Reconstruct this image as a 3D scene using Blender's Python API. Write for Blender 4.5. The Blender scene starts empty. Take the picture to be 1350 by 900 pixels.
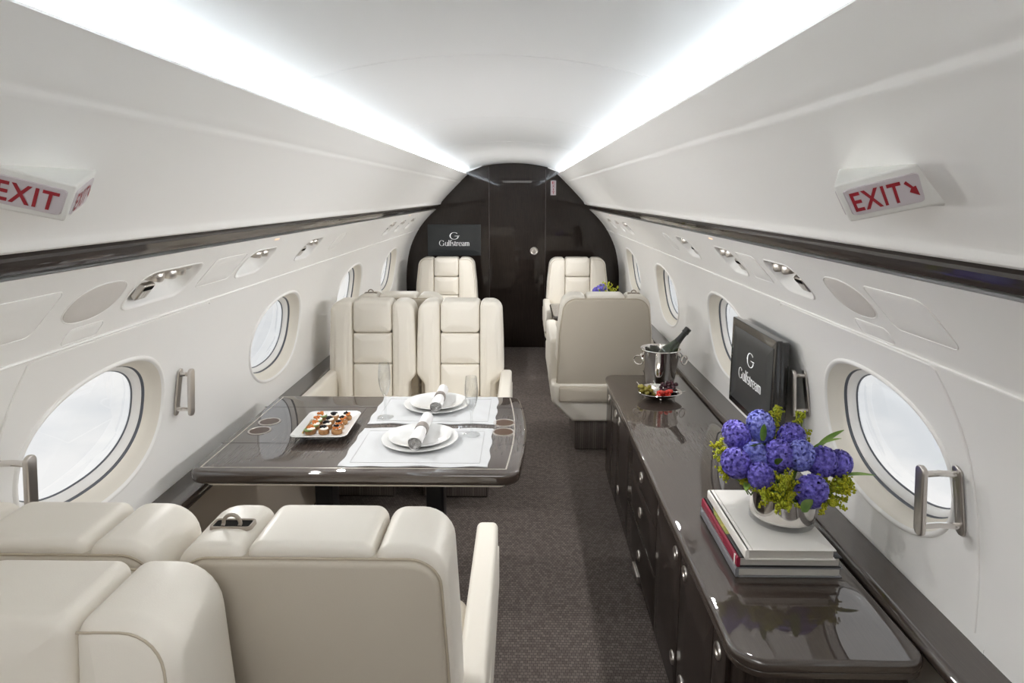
import bpy, bmesh, math, random
from mathutils import Vector, Matrix
random.seed(7)
PI = math.pi
sc = bpy.context.scene
COL = sc.collection
D2R = math.radians

# ------------------------------------------------------------------ mesh helpers
class MB:
    """collects shapes, then links them as ONE mesh object"""
    def __init__(self):
        self.v = []; self.f = []
    def add(self, vs, fs, fn=None):
        n = len(self.v)
        self.v += [tuple(fn(*p)) if fn else tuple(p) for p in vs]
        self.f += [tuple(i + n for i in f) for f in fs]
        return self
    def build(self, name, mat, parent=None, loc=None, ang=35, flat=False, recalc=True):
        me = bpy.data.meshes.new(name)
        me.from_pydata(self.v, [], self.f)
        bm = bmesh.new(); bm.from_mesh(me)
        bmesh.ops.remove_doubles(bm, verts=bm.verts, dist=1e-6)
        bmesh.ops.dissolve_degenerate(bm, edges=bm.edges, dist=1e-7)
        if recalc:
            bmesh.ops.recalc_face_normals(bm, faces=bm.faces)
        bm.to_mesh(me); bm.free()
        if not flat:
            for p in me.polygons: p.use_smooth = True
            me.set_sharp_from_angle(angle=D2R(ang))
        me.materials.append(mat)
        o = bpy.data.objects.new(name, me); COL.objects.link(o)
        if parent is not None: o.parent = parent
        if loc: o.location = loc
        return o

def roundpoly(pts, radii, seg=6):
    """2-D polygon (CCW) with rounded corners"""
    n = len(pts); out = []
    if not hasattr(radii, '__len__'): radii = [radii] * n
    for i in range(n):
        p0 = Vector(pts[i - 1]); p = Vector(pts[i]); p1 = Vector(pts[(i + 1) % n]); r = radii[i]
        a = (p0 - p); b = (p1 - p); la = a.length; lb = b.length
        a.normalize(); b.normalize()
        dot = max(-1, min(1, a.dot(b))); th = math.acos(dot)
        if r <= 1e-6 or th > PI - 1e-3:
            out.append(tuple(p)); continue
        t = min(r / math.tan(th / 2), la * .49, lb * .49); rr = t * math.tan(th / 2)
        c = p + (a + b).normalized() * (rr / math.sin(th / 2))
        s = p + a * t; e = p + b * t
        a0 = math.atan2(s.y - c.y, s.x - c.x); a1 = math.atan2(e.y - c.y, e.x - c.x)
        d = a1 - a0
        while d > PI: d -= 2 * PI
        while d < -PI: d += 2 * PI
        for k in range(seg + 1):
            q = a0 + d * k / seg
            out.append((c.x + rr * math.cos(q), c.y + rr * math.sin(q)))
    return out

def rrect(x0, x1, y0, y1, r, seg=6):
    return roundpoly([(x0, y0), (x1, y0), (x1, y1), (x0, y1)], r, seg)

def ell(cx, cy, a, b, n=40, p=2.0):
    o = []
    for i in range(n):
        t = 2 * PI * i / n; c = math.cos(t); s = math.sin(t)
        o.append((cx + a * math.copysign(abs(c) ** (2 / p), c), cy + b * math.copysign(abs(s) ** (2 / p), s)))
    return o

def offs(poly, d):
    n = len(poly); out = []
    for i in range(n):
        p0 = Vector(poly[i - 1]); p = Vector(poly[i]); p1 = Vector(poly[(i + 1) % n])
        e0 = (p - p0); e1 = (p1 - p)
        if e0.length < 1e-9: e0 = e1
        if e1.length < 1e-9: e1 = e0
        n0 = Vector((-e0.y, e0.x)).normalized(); n1 = Vector((-e1.y, e1.x)).normalized()
        m = n0 + n1
        if m.length < 1e-6: m = n0
        m.normalize(); k = 1 / max(.5, m.dot(n0))
        q = p + m * d * k
        out.append((q.x, q.y))
    if d > 0:      # corners tighter than the inset collapse onto one point
        inv = []
        for i in range(n):
            j = (i + 1) % n
            a = Vector(poly[j]) - Vector(poly[i]); b = Vector(out[j]) - Vector(out[i])
            inv.append(a.dot(b) <= 1e-12 and a.length > 1e-9)
        if any(inv) and not all(inv):
            st = next(i for i in range(n) if not inv[i - 1] and inv[i]); i = st; done = 0
            while done < n:
                if inv[i % n]:
                    e = i
                    while inv[e % n]: e += 1
                    p0 = Vector(out[(i - 1) % n]); p1 = Vector(out[i % n]); q0 = Vector(out[e % n]); q1 = Vector(out[(e + 1) % n])
                    u = p1 - p0; v = q1 - q0; den = u.x * v.y - u.y * v.x
                    if abs(den) > 1e-12:
                        t = ((q0.x - p0.x) * v.y - (q0.y - p0.y) * v.x) / den; x = p0 + u * t
                    else: x = (p1 + q0) / 2
                    if (x - (p1 + q0) / 2).length > 3 * d: x = (p1 + q0) / 2
                    for k in range(i, e + 1): out[k % n] = (x.x, x.y)
                    done += e - i; i = e
                else: i += 1; done += 1
    return out

def slab(mb, poly, d0, d1, r0=.01, r1=.01, b0=0, b1=0, ns=4, nc=3, fn=None, mid=1):
    """rounded slab: outline poly (u,v CCW), depth d0..d1, edge radii, puffed caps. fn(u,v,d)->xyz"""
    if fn is None: fn = lambda u, v, d: (u, v, d)
    if b0 or b1:      # puffed caps need points along the straight edges too
        per = sum((Vector(poly[i]) - Vector(poly[i - 1])).length for i in range(len(poly))); st = per / 64; q = []
        for i in range(len(poly)):
            a = Vector(poly[i]); b = Vector(poly[(i + 1) % len(poly)]); m_ = max(1, int((b - a).length / st))
            q += [tuple(a + (b - a) * k / m_) for k in range(m_)]
        poly = q
    n = len(poly); rings = []
    cx = sum(p[0] for p in poly) / n; cy = sum(p[1] for p in poly) / n
    if b0 or b1: nc = max(nc, 7)
    hx = max(1e-6, max(abs(p[0] - cx) for p in poly)); hy = max(1e-6, max(abs(p[1] - cy) for p in poly))
    def cap(r, d, b, sgn):
        base = offs(poly, r) if r > 0 else poly
        o = []
        for k in range(nc - 1, 0, -1):
            s2 = 1 - (k / nc)
            ring = []
            for x, y in base:
                px, py = (x - cx) * s2, (y - cy) * s2
                g = max(0, 1 - (px / hx) ** 4) * max(0, 1 - (py / hy) ** 4)
                ring.append((cx + px, cy + py, d + sgn * b * g * (1 - s2 ** 6)))
            o.append(ring)
        return o
    c0 = cap(r0, d0, b0, -1); c1 = cap(r1, d1, b1, 1)
    rings += c0
    for t in range(ns + 1):
        a = t / ns * PI / 2
        rings.append([(x, y, d0 + r0 * (1 - math.cos(a))) for x, y in (offs(poly, r0 * (1 - math.sin(a))) if r0 > 0 else poly)])
        if r0 <= 0: break
    for k in range(1, mid):
        rings.append([(x, y, d0 + r0 + (d1 - r1 - d0 - r0) * k / mid) for x, y in poly])
    for t in range(ns, -1, -1):
        if r1 <= 0 and t != 0: continue
        a = t / ns * PI / 2
        rings.append([(x, y, d1 - r1 * (1 - math.cos(a))) for x, y in (offs(poly, r1 * (1 - math.sin(a))) if r1 > 0 else poly)])
    rings += c1[::-1]
    vs = [p for r in rings for p in r]; fs = []
    for k in range(len(rings) - 1):
        for i in range(n):
            j = (i + 1) % n
            fs.append((k * n + i, k * n + j, (k + 1) * n + j, (k + 1) * n + i))
    a = len(vs); vs.append((cx, cy, d0 - b0)); vs.append((cx, cy, d1 + b1))
    L = (len(rings) - 1) * n
    for i in range(n):
        j = (i + 1) % n
        fs.append((a, j, i)); fs.append((a + 1, L + i, L + j))
    mb.add(vs, fs, fn)
    return mb

def box(mb, x0, x1, y0, y1, z0, z1, r=.004, seg=3, ns=3):
    return slab(mb, rrect(x0, x1, y0, y1, max(r, 1e-4), seg), z0, z1, r, r, ns=ns, nc=2)

def lathe(mb, prof, n=32, c=(0, 0, 0), M=None, close=False):
    """prof list of (r,z)"""
    vs = []; fs = []
    for r, z in prof:
        for i in range(n):
            a = 2 * PI * i / n
            vs.append(Vector((r * math.cos(a), r * math.sin(a), z)))
    m = len(prof)
    for k in range(m - (0 if close else 1)):
        for i in range(n):
            j = (i + 1) % n; k2 = (k + 1) % m
            fs.append((k * n + i, k * n + j, k2 * n + j, k2 * n + i))
    cv = Vector(c)
    if M is None: M = Matrix.Identity(3)
    mb.add([M @ p + cv for p in vs], fs)
    return mb

def tube(mb, path, r, n=8, closed=False, rfun=None, cap=True):
    P = [Vector(p) for p in path]; m = len(P); vs = []; fs = []
    up = None
    for i in range(m):
        if closed: t = P[(i + 1) % m] - P[i - 1]
        else: t = P[min(i + 1, m - 1)] - P[max(i - 1, 0)]
        if t.length < 1e-9: t = Vector((0, 0, 1))
        t.normalize()
        if up is None:
            up = t.orthogonal().normalized()
        else:
            up = (up - t * up.dot(t))
            up = up.normalized() if up.length > 1e-6 else t.orthogonal().normalized()
        b = t.cross(up)
        rr = rfun(i / (m - 1)) if rfun else r
        for k in range(n):
            a = 2 * PI * k / n
            vs.append(P[i] + (up * math.cos(a) + b * math.sin(a)) * rr)
    for i in range(m if closed else m - 1):
        i2 = (i + 1) % m
        for k in range(n):
            k2 = (k + 1) % n
            fs.append((i * n + k, i * n + k2, i2 * n + k2, i2 * n + k))
    if cap and not closed:
        fs.append(tuple(range(n))[::-1]); fs.append(tuple((m - 1) * n + k for k in range(n)))
    mb.add(vs, fs); return mb

def ellipsoid(mb, c, rx, ry, rz, nu=12, nv=8, M=None):
    vs = []; fs = []
    for j in range(1, nv):
        t = PI * j / nv
        for i in range(nu):
            a = 2 * PI * i / nu
            vs.append(Vector((rx * math.sin(t) * math.cos(a), ry * math.sin(t) * math.sin(a), rz * math.cos(t))))
    top = len(vs); vs.append(Vector((0, 0, rz))); vs.append(Vector((0, 0, -rz)))
    for j in range(nv - 2):
        for i in range(nu):
            k = (i + 1) % nu
            fs.append((j * nu + i, (j + 1) * nu + i, (j + 1) * nu + k, j * nu + k))
    for i in range(nu):
        k = (i + 1) % nu
        fs.append((top, i, k)); fs.append((top + 1, (nv - 2) * nu + k, (nv - 2) * nu + i))
    if M is not None: vs = [M @ p for p in vs]
    cv = Vector(c)
    mb.add([p + cv for p in vs], fs); return mb

def empty(name, loc=(0, 0, 0), rz=0, parent=None):
    o = bpy.data.objects.new(name, None); COL.objects.link(o)
    o.location = loc; o.rotation_euler = (0, 0, rz); o.empty_display_size = .05
    if parent is not None: o.parent = parent
    return o

def tag(o, label=None, cat=None, group=None, kind=None):
    if label: o['label'] = label
    if cat: o['category'] = cat
    if group: o['group'] = group
    if kind: o['kind'] = kind
    return o

def thing(name, label, cat, loc=(0, 0, 0), rz=0, group=None):
    return tag(empty(name, loc, rz), label, cat, group)

def kids(o): return [c for c in bpy.data.objects if c.parent == o]

def dup(o, parent=None):
    c = o.copy(); COL.objects.link(c)
    if parent is not None: c.parent = parent
    for k in kids(o): dup(k, c)
    return c

# ------------------------------------------------------------------ materials
def mat(name, col, rough=.5, metal=0, coat=0, coat_rough=.03, bump=None, spec=.5, emis=None, estr=0, sheen=0, vary=None):
    m = bpy.data.materials.new(name); m.use_nodes = True
    nt = m.node_tree; b = nt.nodes['Principled BSDF']
    b.inputs['Base Color'].default_value = (*col, 1)
    b.inputs['Roughness'].default_value = rough
    b.inputs['Metallic'].default_value = metal
    b.inputs['Coat Weight'].default_value = coat
    b.inputs['Coat Roughness'].default_value = coat_rough
    b.inputs['Specular IOR Level'].default_value = spec
    b.inputs['Sheen Weight'].default_value = sheen
    if emis:
        b.inputs['Emission Color'].default_value = (*emis, 1); b.inputs['Emission Strength'].default_value = estr
    tc = nt.nodes.new('ShaderNodeTexCoord')
    if bump:
        sca, st, dist = bump
        n = nt.nodes.new('ShaderNodeTexNoise'); n.inputs['Scale'].default_value = sca; n.inputs['Detail'].default_value = 3
        bp = nt.nodes.new('ShaderNodeBump'); bp.inputs['Strength'].default_value = st; bp.inputs['Distance'].default_value = dist
        nt.links.new(tc.outputs['Object'], n.inputs['Vector']); nt.links.new(n.outputs['Fac'], bp.inputs['Height'])
        nt.links.new(bp.outputs['Normal'], b.inputs['Normal'])
    if vary:
        sca, c2 = vary
        n = nt.nodes.new('ShaderNodeTexNoise'); n.inputs['Scale'].default_value = sca; n.inputs['Detail'].default_value = 4
        r = nt.nodes.new('ShaderNodeValToRGB'); r.color_ramp.elements[0].color = (*col, 1); r.color_ramp.elements[1].color = (*c2, 1)
        r.color_ramp.elements[0].position = .35; r.color_ramp.elements[1].position = .65
        nt.links.new(tc.outputs['Object'], n.inputs['Vector']); nt.links.new(n.outputs['Fac'], r.inputs['Fac'])
        nt.links.new(r.outputs['Color'], b.inputs['Base Color'])
    return m

def wood(name, scale, c0, c1, coat=1.0, rough=.4, ior=1.9):
    m = mat(name, c0, rough, coat=coat, coat_rough=.015, spec=.1)
    m.node_tree.nodes['Principled BSDF'].inputs['Coat IOR'].default_value = ior
    nt = m.node_tree; b = nt.nodes['Principled BSDF']
    tc = nt.nodes.new('ShaderNodeTexCoord'); mp = nt.nodes.new('ShaderNodeMapping'); mp.inputs['Scale'].default_value = scale
    n = nt.nodes.new('ShaderNodeTexNoise'); n.inputs['Scale'].default_value = 1; n.inputs['Detail'].default_value = 6; n.inputs['Roughness'].default_value = .65
    r = nt.nodes.new('ShaderNodeValToRGB')
    r.color_ramp.elements[0].color = (*c0, 1); r.color_ramp.elements[1].color = (*c1, 1)
    r.color_ramp.elements[0].position = .36; r.color_ramp.elements[1].position = .64
    nt.links.new(tc.outputs['Object'], mp.inputs['Vector']); nt.links.new(mp.outputs['Vector'], n.inputs['Vector'])
    nt.links.new(n.outputs['Fac'], r.inputs['Fac']); nt.links.new(r.outputs['Color'], b.inputs['Base Color'])
    return m

def glassy(name, tint=(1, 1, 1), ior=1.45, rough=0.0, edge=.8):
    m = bpy.data.materials.new(name); m.use_nodes = True; nt = m.node_tree
    for n in list(nt.nodes): nt.nodes.remove(n)
    out = nt.nodes.new('ShaderNodeOutputMaterial'); mx = nt.nodes.new('ShaderNodeMixShader')
    tr = nt.nodes.new('ShaderNodeBsdfTransparent'); gl = nt.nodes.new('ShaderNodeBsdfGlossy'); fr = nt.nodes.new('ShaderNodeLayerWeight')
    tr.inputs['Color'].default_value = (*tint, 1); gl.inputs['Roughness'].default_value = rough; fr.inputs['Blend'].default_value = .5
    pw = nt.nodes.new('ShaderNodeMath'); pw.operation = 'POWER'; pw.inputs[1].default_value = 2.2
    ml = nt.nodes.new('ShaderNodeMath'); ml.operation = 'MULTIPLY_ADD'; ml.inputs[1].default_value = edge; ml.inputs[2].default_value = (ior - 1) ** 2 / (ior + 1) ** 2
    nt.links.new(fr.outputs['Facing'], pw.inputs[0]); nt.links.new(pw.outputs[0], ml.inputs[0])
    nt.links.new(ml.outputs[0], mx.inputs[0]); nt.links.new(tr.outputs[0], mx.inputs[1]); nt.links.new(gl.outputs[0], mx.inputs[2])
    nt.links.new(mx.outputs[0], out.inputs['Surface'])
    return m

M = {}
M['white'] = mat('white_panel', (.87, .86, .84), .55, bump=(220, .02, .002))
M['ceil'] = mat('ceiling_panel', (.86, .86, .86), .6)
M['grille'] = mat('speaker_cloth', (.66, .63, .60), .8, bump=(900, .25, .002))
M['cream'] = mat('cream_reveal', (.78, .74, .66), .45)
M['seal'] = mat('window_seal', (.10, .11, .13), .4)
M['leather'] = mat('ivory_leather', (.76, .72, .645), .42, bump=(420, .10, .0015), spec=.4)
M['leather_back'] = mat('taupe_ivory_leather', (.53, .48, .40), .48, bump=(420, .10, .0015), spec=.35)
M['piping'] = mat('leather_piping', (.46, .40, .31), .5)
M['frame'] = mat('taupe_latch_frame', (.33, .285, .235), .4)
M['wood_y'] = wood('dark_lacquered_wood', (480, 12, 480), (.0405, .0292, .0235), (.0485, .0356, .0292))
M['wood_rail'] = wood('dark_rail_wood', (480, 12, 480), (.022, .016, .0135), (.040, .030, .026), .8, .4, 1.5)
M['wood_z'] = wood('dark_bulkhead_wood', (300, 300, 9), (.012, .008, .0065), (.026, .0175, .014), .6, .4, 1.6)
M['inlay'] = mat('metal_inlay', (.62, .58, .52), .3, metal=.7)
M['line'] = mat('dark_seam', (.03, .024, .022), .4)
M['dark'] = mat('dark_recess', (.008, .007, .006), .9, spec=.1)
M['black'] = mat('black_gloss', (.012, .012, .013), .12, coat=.6)
M['screen'] = mat('grey_screen', (.012, .013, .014), .35, emis=(.9, 1, 1.02), estr=.016)
M['logo'] = mat('lit_white_lettering', (.7, .7, .7), .5, emis=(1, 1, 1), estr=.42)
M['chrome'] = mat('polished_steel', (.80, .77, .74), .08, metal=1)
M['satin'] = mat('satin_nickel', (.62, .585, .55), .28, metal=1)
M['red'] = mat('red_letters', (.33, .008, .02), .5)
M['exitface'] = mat('exit_face', (.60, .55, .58), .3)
M['signbody'] = mat('sign_body', (.82, .82, .79), .4)
M['linen'] = mat('white_linen', (.50, .51, .52), .9, bump=(700, .15, .001))
M['napkin'] = mat('napkin_linen', (.70, .695, .69), .9, bump=(600, .2, .001))
M['nring'] = mat('woven_silver_ring', (.28, .25, .23), .5, metal=.3, bump=(900, .8, .002))
M['china'] = mat('white_china', (.68, .685, .68), .12, coat=.5)
M['glass'] = glassy('clear_glass', (.98, .985, .985), ior=1.6, edge=.6)
M['pane'] = glassy('window_pane', ior=1.25, edge=.4)
M['cup'] = mat('cup_recess', (.10, .055, .03), .35, metal=.3)
M['bun'] = mat('toasted_bread', (.36, .19, .07), .7, bump=(260, .5, .003), vary=(60, (.20, .085, .025)))
M['roe'] = mat('salmon_roe', (.55, .12, .02), .25, bump=(420, 1, .004), vary=(90, (.70, .28, .07)))
M['caviar'] = mat('black_caviar', (.006, .006, .010), .25, bump=(700, 1, .003))
M['cream_f'] = mat('whipped_cream', (.86, .83, .76), .5)
M['cuke'] = mat('cucumber', (.16, .26, .05), .4, vary=(70, (.06, .12, .02)))
M['gold'] = mat('gilt_fork', (.62, .44, .16), .25, metal=1)
M['olive'] = mat('green_olive', (.27, .235, .035), .25, vary=(60, (.19, .16, .02)))
M['olive_d'] = mat('dark_olive', (.035, .012, .018), .22, vary=(60, (.07, .02, .028)))
M['tomato'] = mat('red_tomato', (.62, .025, .012), .15, coat=.4)
M['bottle'] = mat('dark_green_bottle', (.012, .022, .006), .06, coat=.8)
M['foil'] = mat('black_foil', (.012, .012, .012), .3, coat=.3)
M['book_w'] = mat('white_cloth_cover', (.82, .80, .765), .7, bump=(900, .15, .001))
M['pages'] = mat('book_pages', (.55, .53, .49), .9)
M['book_k'] = mat('black_cover', (.016, .017, .018), .35)
M['book_r'] = mat('red_spine', (.27, .012, .04), .45)
M['book_g'] = mat('grey_cover', (.20, .20, .215), .45)
M['yellowish'] = mat('yellow_picture', (.55, .42, .10), .5, vary=(60, (.25, .30, .06)))
M['hy'] = mat('hyacinth_petal', (.050, .036, .30), .5, vary=(90, (.22, .18, .72)))
M['hy2'] = mat('blue_hyacinth_petal', (.09, .10, .46), .5, vary=(90, (.32, .35, .85)))
M['leaf'] = mat('green_leaf', (.10, .22, .02), .4, vary=(20, (.22, .36, .05)))
M['stem'] = mat('green_stem', (.12, .20, .03), .6)
M['rod'] = mat('goldenrod_buds', (.46, .44, .012), .7, vary=(40, (.30, .36, .012)))
M['beigepanel'] = mat('beige_side_panel', (.55, .48, .40), .5)
M['legdark'] = mat('dark_table_leg', (.012, .012, .014), .35)
M['lamp'] = mat('cove_strip', (1, 1, 1), .5, emis=(.80, .91, 1.0), estr=7.5)
M['indicator'] = mat('amber_indicator', (.9, .5, .3), .5, emis=(1, .55, .35), estr=1.2)

def carpet():
    m = mat('dark_woven_carpet', (.07, .06, .055), .95)
    nt = m.node_tree; b = nt.nodes['Principled BSDF']; b.inputs['Specular IOR Level'].default_value = .1
    tc = nt.nodes.new('ShaderNodeTexCoord')
    mp = nt.nodes.new('ShaderNodeMapping'); mp.inputs['Scale'].default_value = (1, 1, 1)
    br = nt.nodes.new('ShaderNodeTexBrick'); br.offset = .5; br.inputs['Scale'].default_value = 32
    br.inputs['Color1'].default_value = (.20, .17, .155, 1); br.inputs['Color2'].default_value = (.13, .11, .10, 1)
    br.inputs['Mortar'].default_value = (.05, .042, .038, 1); br.inputs['Mortar Size'].default_value = .035
    br.inputs['Mortar Smooth'].default_value = .8; br.inputs['Brick Width'].default_value = .42; br.inputs['Row Height'].default_value = .42
    nz = nt.nodes.new('ShaderNodeTexNoise'); nz.inputs['Scale'].default_value = 260; nz.inputs['Detail'].default_value = 2
    mx = nt.nodes.new('ShaderNodeMix'); mx.data_type = 'RGBA'; mx.blend_type = 'MULTIPLY'; mx.inputs[0].default_value = .75
    rp = nt.nodes.new('ShaderNodeValToRGB'); rp.color_ramp.elements[0].color = (.45, .45, .45, 1); rp.color_ramp.elements[1].color = (1.4, 1.4, 1.4, 1)
    bp = nt.nodes.new('ShaderNodeBump'); bp.inputs['Strength'].default_value = .6; bp.inputs['Distance'].default_value = .006
    nt.links.new(tc.outputs['Object'], mp.inputs['Vector']); nt.links.new(mp.outputs['Vector'], br.inputs['Vector'])
    nt.links.new(tc.outputs['Object'], nz.inputs['Vector']); nt.links.new(nz.outputs['Fac'], rp.inputs['Fac'])
    nt.links.new(br.outputs['Color'], mx.inputs[6]); nt.links.new(rp.outputs['Color'], mx.inputs[7])
    nt.links.new(mx.outputs[2], b.inputs['Base Color'])
    nt.links.new(br.outputs['Color'], bp.inputs['Height']); nt.links.new(bp.outputs['Normal'], b.inputs['Normal'])
    return m
M['carpet'] = carpet()

# ------------------------------------------------------------------ camera, world
F = 840.0
cam = bpy.data.cameras.new('camera'); cam.sensor_width = 36; cam.lens = F / 1350 * 36
cam.shift_y = -60 / 1350; cam.clip_start = .02
co = bpy.data.objects.new('camera', cam); COL.objects.link(co)
co.location = (.095, 0, 1.56); co.rotation_euler = (D2R(81), 0, math.atan(13 / F))
sc.camera = co
sc.view_settings.view_transform = 'Standard'; sc.view_settings.look = 'None'
sc.view_settings.exposure = 0; sc.view_settings.gamma = 1; sc.view_settings.use_curve_mapping = False
sc.cycles.max_bounces = 14; sc.cycles.diffuse_bounces = 12; sc.cycles.glossy_bounces = 6; sc.cycles.transparent_max_bounces = 24
sc.cycles.use_denoising = True
sc.cycles.caustics_reflective = False; sc.cycles.caustics_refractive = False
sc.cycles.sample_clamp_indirect = 8

w = bpy.data.worlds.new('cloudy_sky'); sc.world = w; w.use_nodes = True
nt = w.node_tree; bg = nt.nodes['Background']
tc = nt.nodes.new('ShaderNodeTexCoord'); mp = nt.nodes.new('ShaderNodeMapping'); mp.inputs['Scale'].default_value = (1, 1, 2.2)
nz = nt.nodes.new('ShaderNodeTexNoise'); nz.inputs['Scale'].default_value = 3.2; nz.inputs['Detail'].default_value = 8; nz.inputs['Roughness'].default_value = .55
rp = nt.nodes.new('ShaderNodeValToRGB')
rp.color_ramp.elements[0].position = .38; rp.color_ramp.elements[0].color = (.76, .79, .82, 1)
rp.color_ramp.elements[1].position = .56; rp.color_ramp.elements[1].color = (.97, .97, .965, 1)
nt.links.new(tc.outputs['Generated'], mp.inputs['Vector']); nt.links.new(mp.outputs['Vector'], nz.inputs['Vector'])
nt.links.new(nz.outputs['Fac'], rp.inputs['Fac']); nt.links.new(rp.outputs['Color'], bg.inputs['Color'])
bg.inputs['Strength'].default_value = 1.0

# ------------------------------------------------------------------ cabin shell
Y0, Y1 = -2.6, 6.44
def struct(o, ): o['kind'] = 'structure'; return o

# side wall profile (half width as function of height)
PROF = [(1.076, .50), (1.083, .60), (1.081, .76), (1.066, .90), (1.036, 1.03), (.995, 1.13), (.947, 1.218)]
def hwall(z):
    if z <= PROF[0][1]: return PROF[0][0]
    for i in range(len(PROF) - 1):
        (x0, z0), (x1, z1) = PROF[i], PROF[i + 1]
        if z <= z1:
            # cubic hermite with finite-difference slopes
            def sl(k):
                a = PROF[max(k - 1, 0)]; b = PROF[min(k + 1, len(PROF) - 1)]
                return (b[0] - a[0]) / (b[1] - a[1])
            h = z1 - z0; t = (z - z0) / h
            return ((2*t**3 - 3*t*t + 1) * x0 + (t**3 - 2*t*t + t) * h * sl(i) + (-2*t**3 + 3*t*t) * x1 + (t**3 - t*t) * h * sl(i + 1))
    return PROF[-1][0]

def extrude_profile(mb, prof, ya, yb, ny=1):
    n = len(prof); vs = []; fs = []
    for k in range(ny + 1):
        y = ya + (yb - ya) * k / ny
        vs += [(x, y, z) for x, z in prof]
    for k in range(ny):
        for i in range(n - 1):
            fs.append((k*n+i, k*n+i+1, (k+1)*n+i+1, (k+1)*n+i))
    mb.add(vs, fs); return mb

def ray_to_rect(cx, cy, c, s, x0, x1, y0, y1):
    t = 1e9
    if c > 1e-9: t = min(t, (x1 - cx) / c)
    if c < -1e-9: t = min(t, (x0 - cx) / c)
    if s > 1e-9: t = min(t, (y1 - cy) / s)
    if s < -1e-9: t = min(t, (y0 - cy) / s)
    return cx + c * t, cy + s * t

def holed_cell(mb, x0, x1, y0, y1, hole, fn, rings=8):
    """rectangle cell with a hole (outline list of (u,v)); mapped through fn(u,v)"""
    n0 = len(hole); hc = (sum(p[0] for p in hole) / n0, sum(p[1] for p in hole) / n0)
    ang = sorted([(math.atan2(p[1] - hc[1], p[0] - hc[0]), p) for p in hole])
    pts = [(a, p, ray_to_rect(hc[0], hc[1], math.cos(a), math.sin(a), x0, x1, y0, y1)) for a, p in ang]
    # add rectangle corners
    for cx, cy in ((x0, y0), (x1, y0), (x1, y1), (x0, y1)):
        a = math.atan2(cy - hc[1], cx - hc[0])
        for i in range(len(pts)):
            a0 = pts[i - 1][0] - (2 * PI if i == 0 else 0); a1 = pts[i][0]
            aa = a
            if i == 0 and a > a1: aa = a - 2 * PI
            if a0 <= aa <= a1:
                # snap nearest to the corner
                j = i if abs(a1 - aa) < abs(a0 - aa) else i - 1
                pts[j] = (pts[j][0], pts[j][1], (cx, cy)); break
    n = len(pts); vs = []; fs = []
    for k in range(rings + 1):
        t = k / rings
        for a, p, q in pts:
            vs.append(fn(p[0] + (q[0] - p[0]) * t, p[1] + (q[1] - p[1]) * t))
    for k in range(rings):
        for i in range(n):
            j = (i + 1) % n
            fs.append((k*n+i, k*n+j, (k+1)*n+j, (k+1)*n+i))
    mb.add(vs, fs)

def grid_patch(mb, x0, x1, y0, y1, nx, ny, fn):
    vs = []; fs = []
    for j in range(ny + 1):
        for i in range(nx + 1):
            vs.append(fn(x0 + (x1 - x0) * i / nx, y0 + (y1 - y0) * j / ny))
    for j in range(ny):
        for i in range(nx):
            a = j * (nx + 1) + i
            fs.append((a, a + 1, a + nx + 2, a + nx + 1))
    mb.add(vs, fs)

# floor
mb = MB(); grid_patch(mb, -1.12, 1.12, Y0 - .1, Y1 + .1, 4, 8, lambda x, y: (x, y, 0))
mb.add([(-1.12, Y0 - .1, -.05), (1.12, Y0 - .1, -.05), (1.12, Y1 + .1, -.05), (-1.12, Y1 + .1, -.05)], [(0, 1, 2, 3)])
struct(mb.build('floor', M['carpet'], recalc=False))

# ceiling with hoop seams
def ceil_z(x): return 1.872 - .34 * x * x
mb = MB()
ys = [Y0]
for s in (-1.0, .28, 1.50, 2.63, 3.85, 5.1):
    ys += [s - .006, s - .0015, s + .0015, s + .006]
ys += [Y1]
seams = (-1.0, .28, 1.50, 2.63, 3.85, 5.1)
vs = []; fs = []; nx = 40
for y in ys:
    dz = .0035 if any(abs(abs(y - s) - .0015) < 1e-6 for s in seams) else 0
    for i in range(nx + 1):
        x = -.62 + 1.24 * i / nx
        vs.append((x, y, ceil_z(x) + dz))
for j in range(len(ys) - 1):
    for i in range(nx):
        a = j * (nx + 1) + i; fs.append((a, a + 1, a + nx + 2, a + nx + 1))
mb.add(vs, fs)
struct(mb.build('ceiling', M['ceil'], ang=20))

WIN_C = [-2.165 + 1.275 * k for k in range(0, 7)]      # window centres along the cabin
WIN_C = [1.66 - 1.275 * 3 + 1.275 * k for k in range(7)]
WZ = .903; WA = .305; WB = .203                         # window oval half sizes
wall_obj = {}
POD = {  # service recesses along each side: (centre y, width)
    -1: [(1.68, .30, 3), (2.275, .23, 2), (2.85, .21, 2), (4.62, .20, 2), (5.02, .18, 2), (5.47, .18, 2)],
    1: [(1.835, .22, 2), (2.34, .20, 2), (2.95, .20, 1), (4.62, .20, 2), (5.02, .18, 2), (5.47, .18, 2)]}
PS0 = (.767, 1.417); PS1 = (.947, 1.218)                # service panel slope
PSL = math.hypot(PS1[0] - PS0[0], PS1[1] - PS0[1])
pod_half = .062
def psu(sx, y, v, d=0):
    """point on the service panel: v metres down the slope, d outward (into the wall)"""
    t = v / PSL
    nx_, nz_ = -(PS1[1] - PS0[1]) / PSL, (PS1[0] - PS0[0]) / PSL
    bow = .010 * 4 * t * (1 - t)
    return (sx * (PS0[0] + (PS1[0] - PS0[0]) * t + nx_ * (d + bow)), y, PS0[1] + (PS1[1] - PS0[1]) * t + nz_ * (d + bow))

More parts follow.
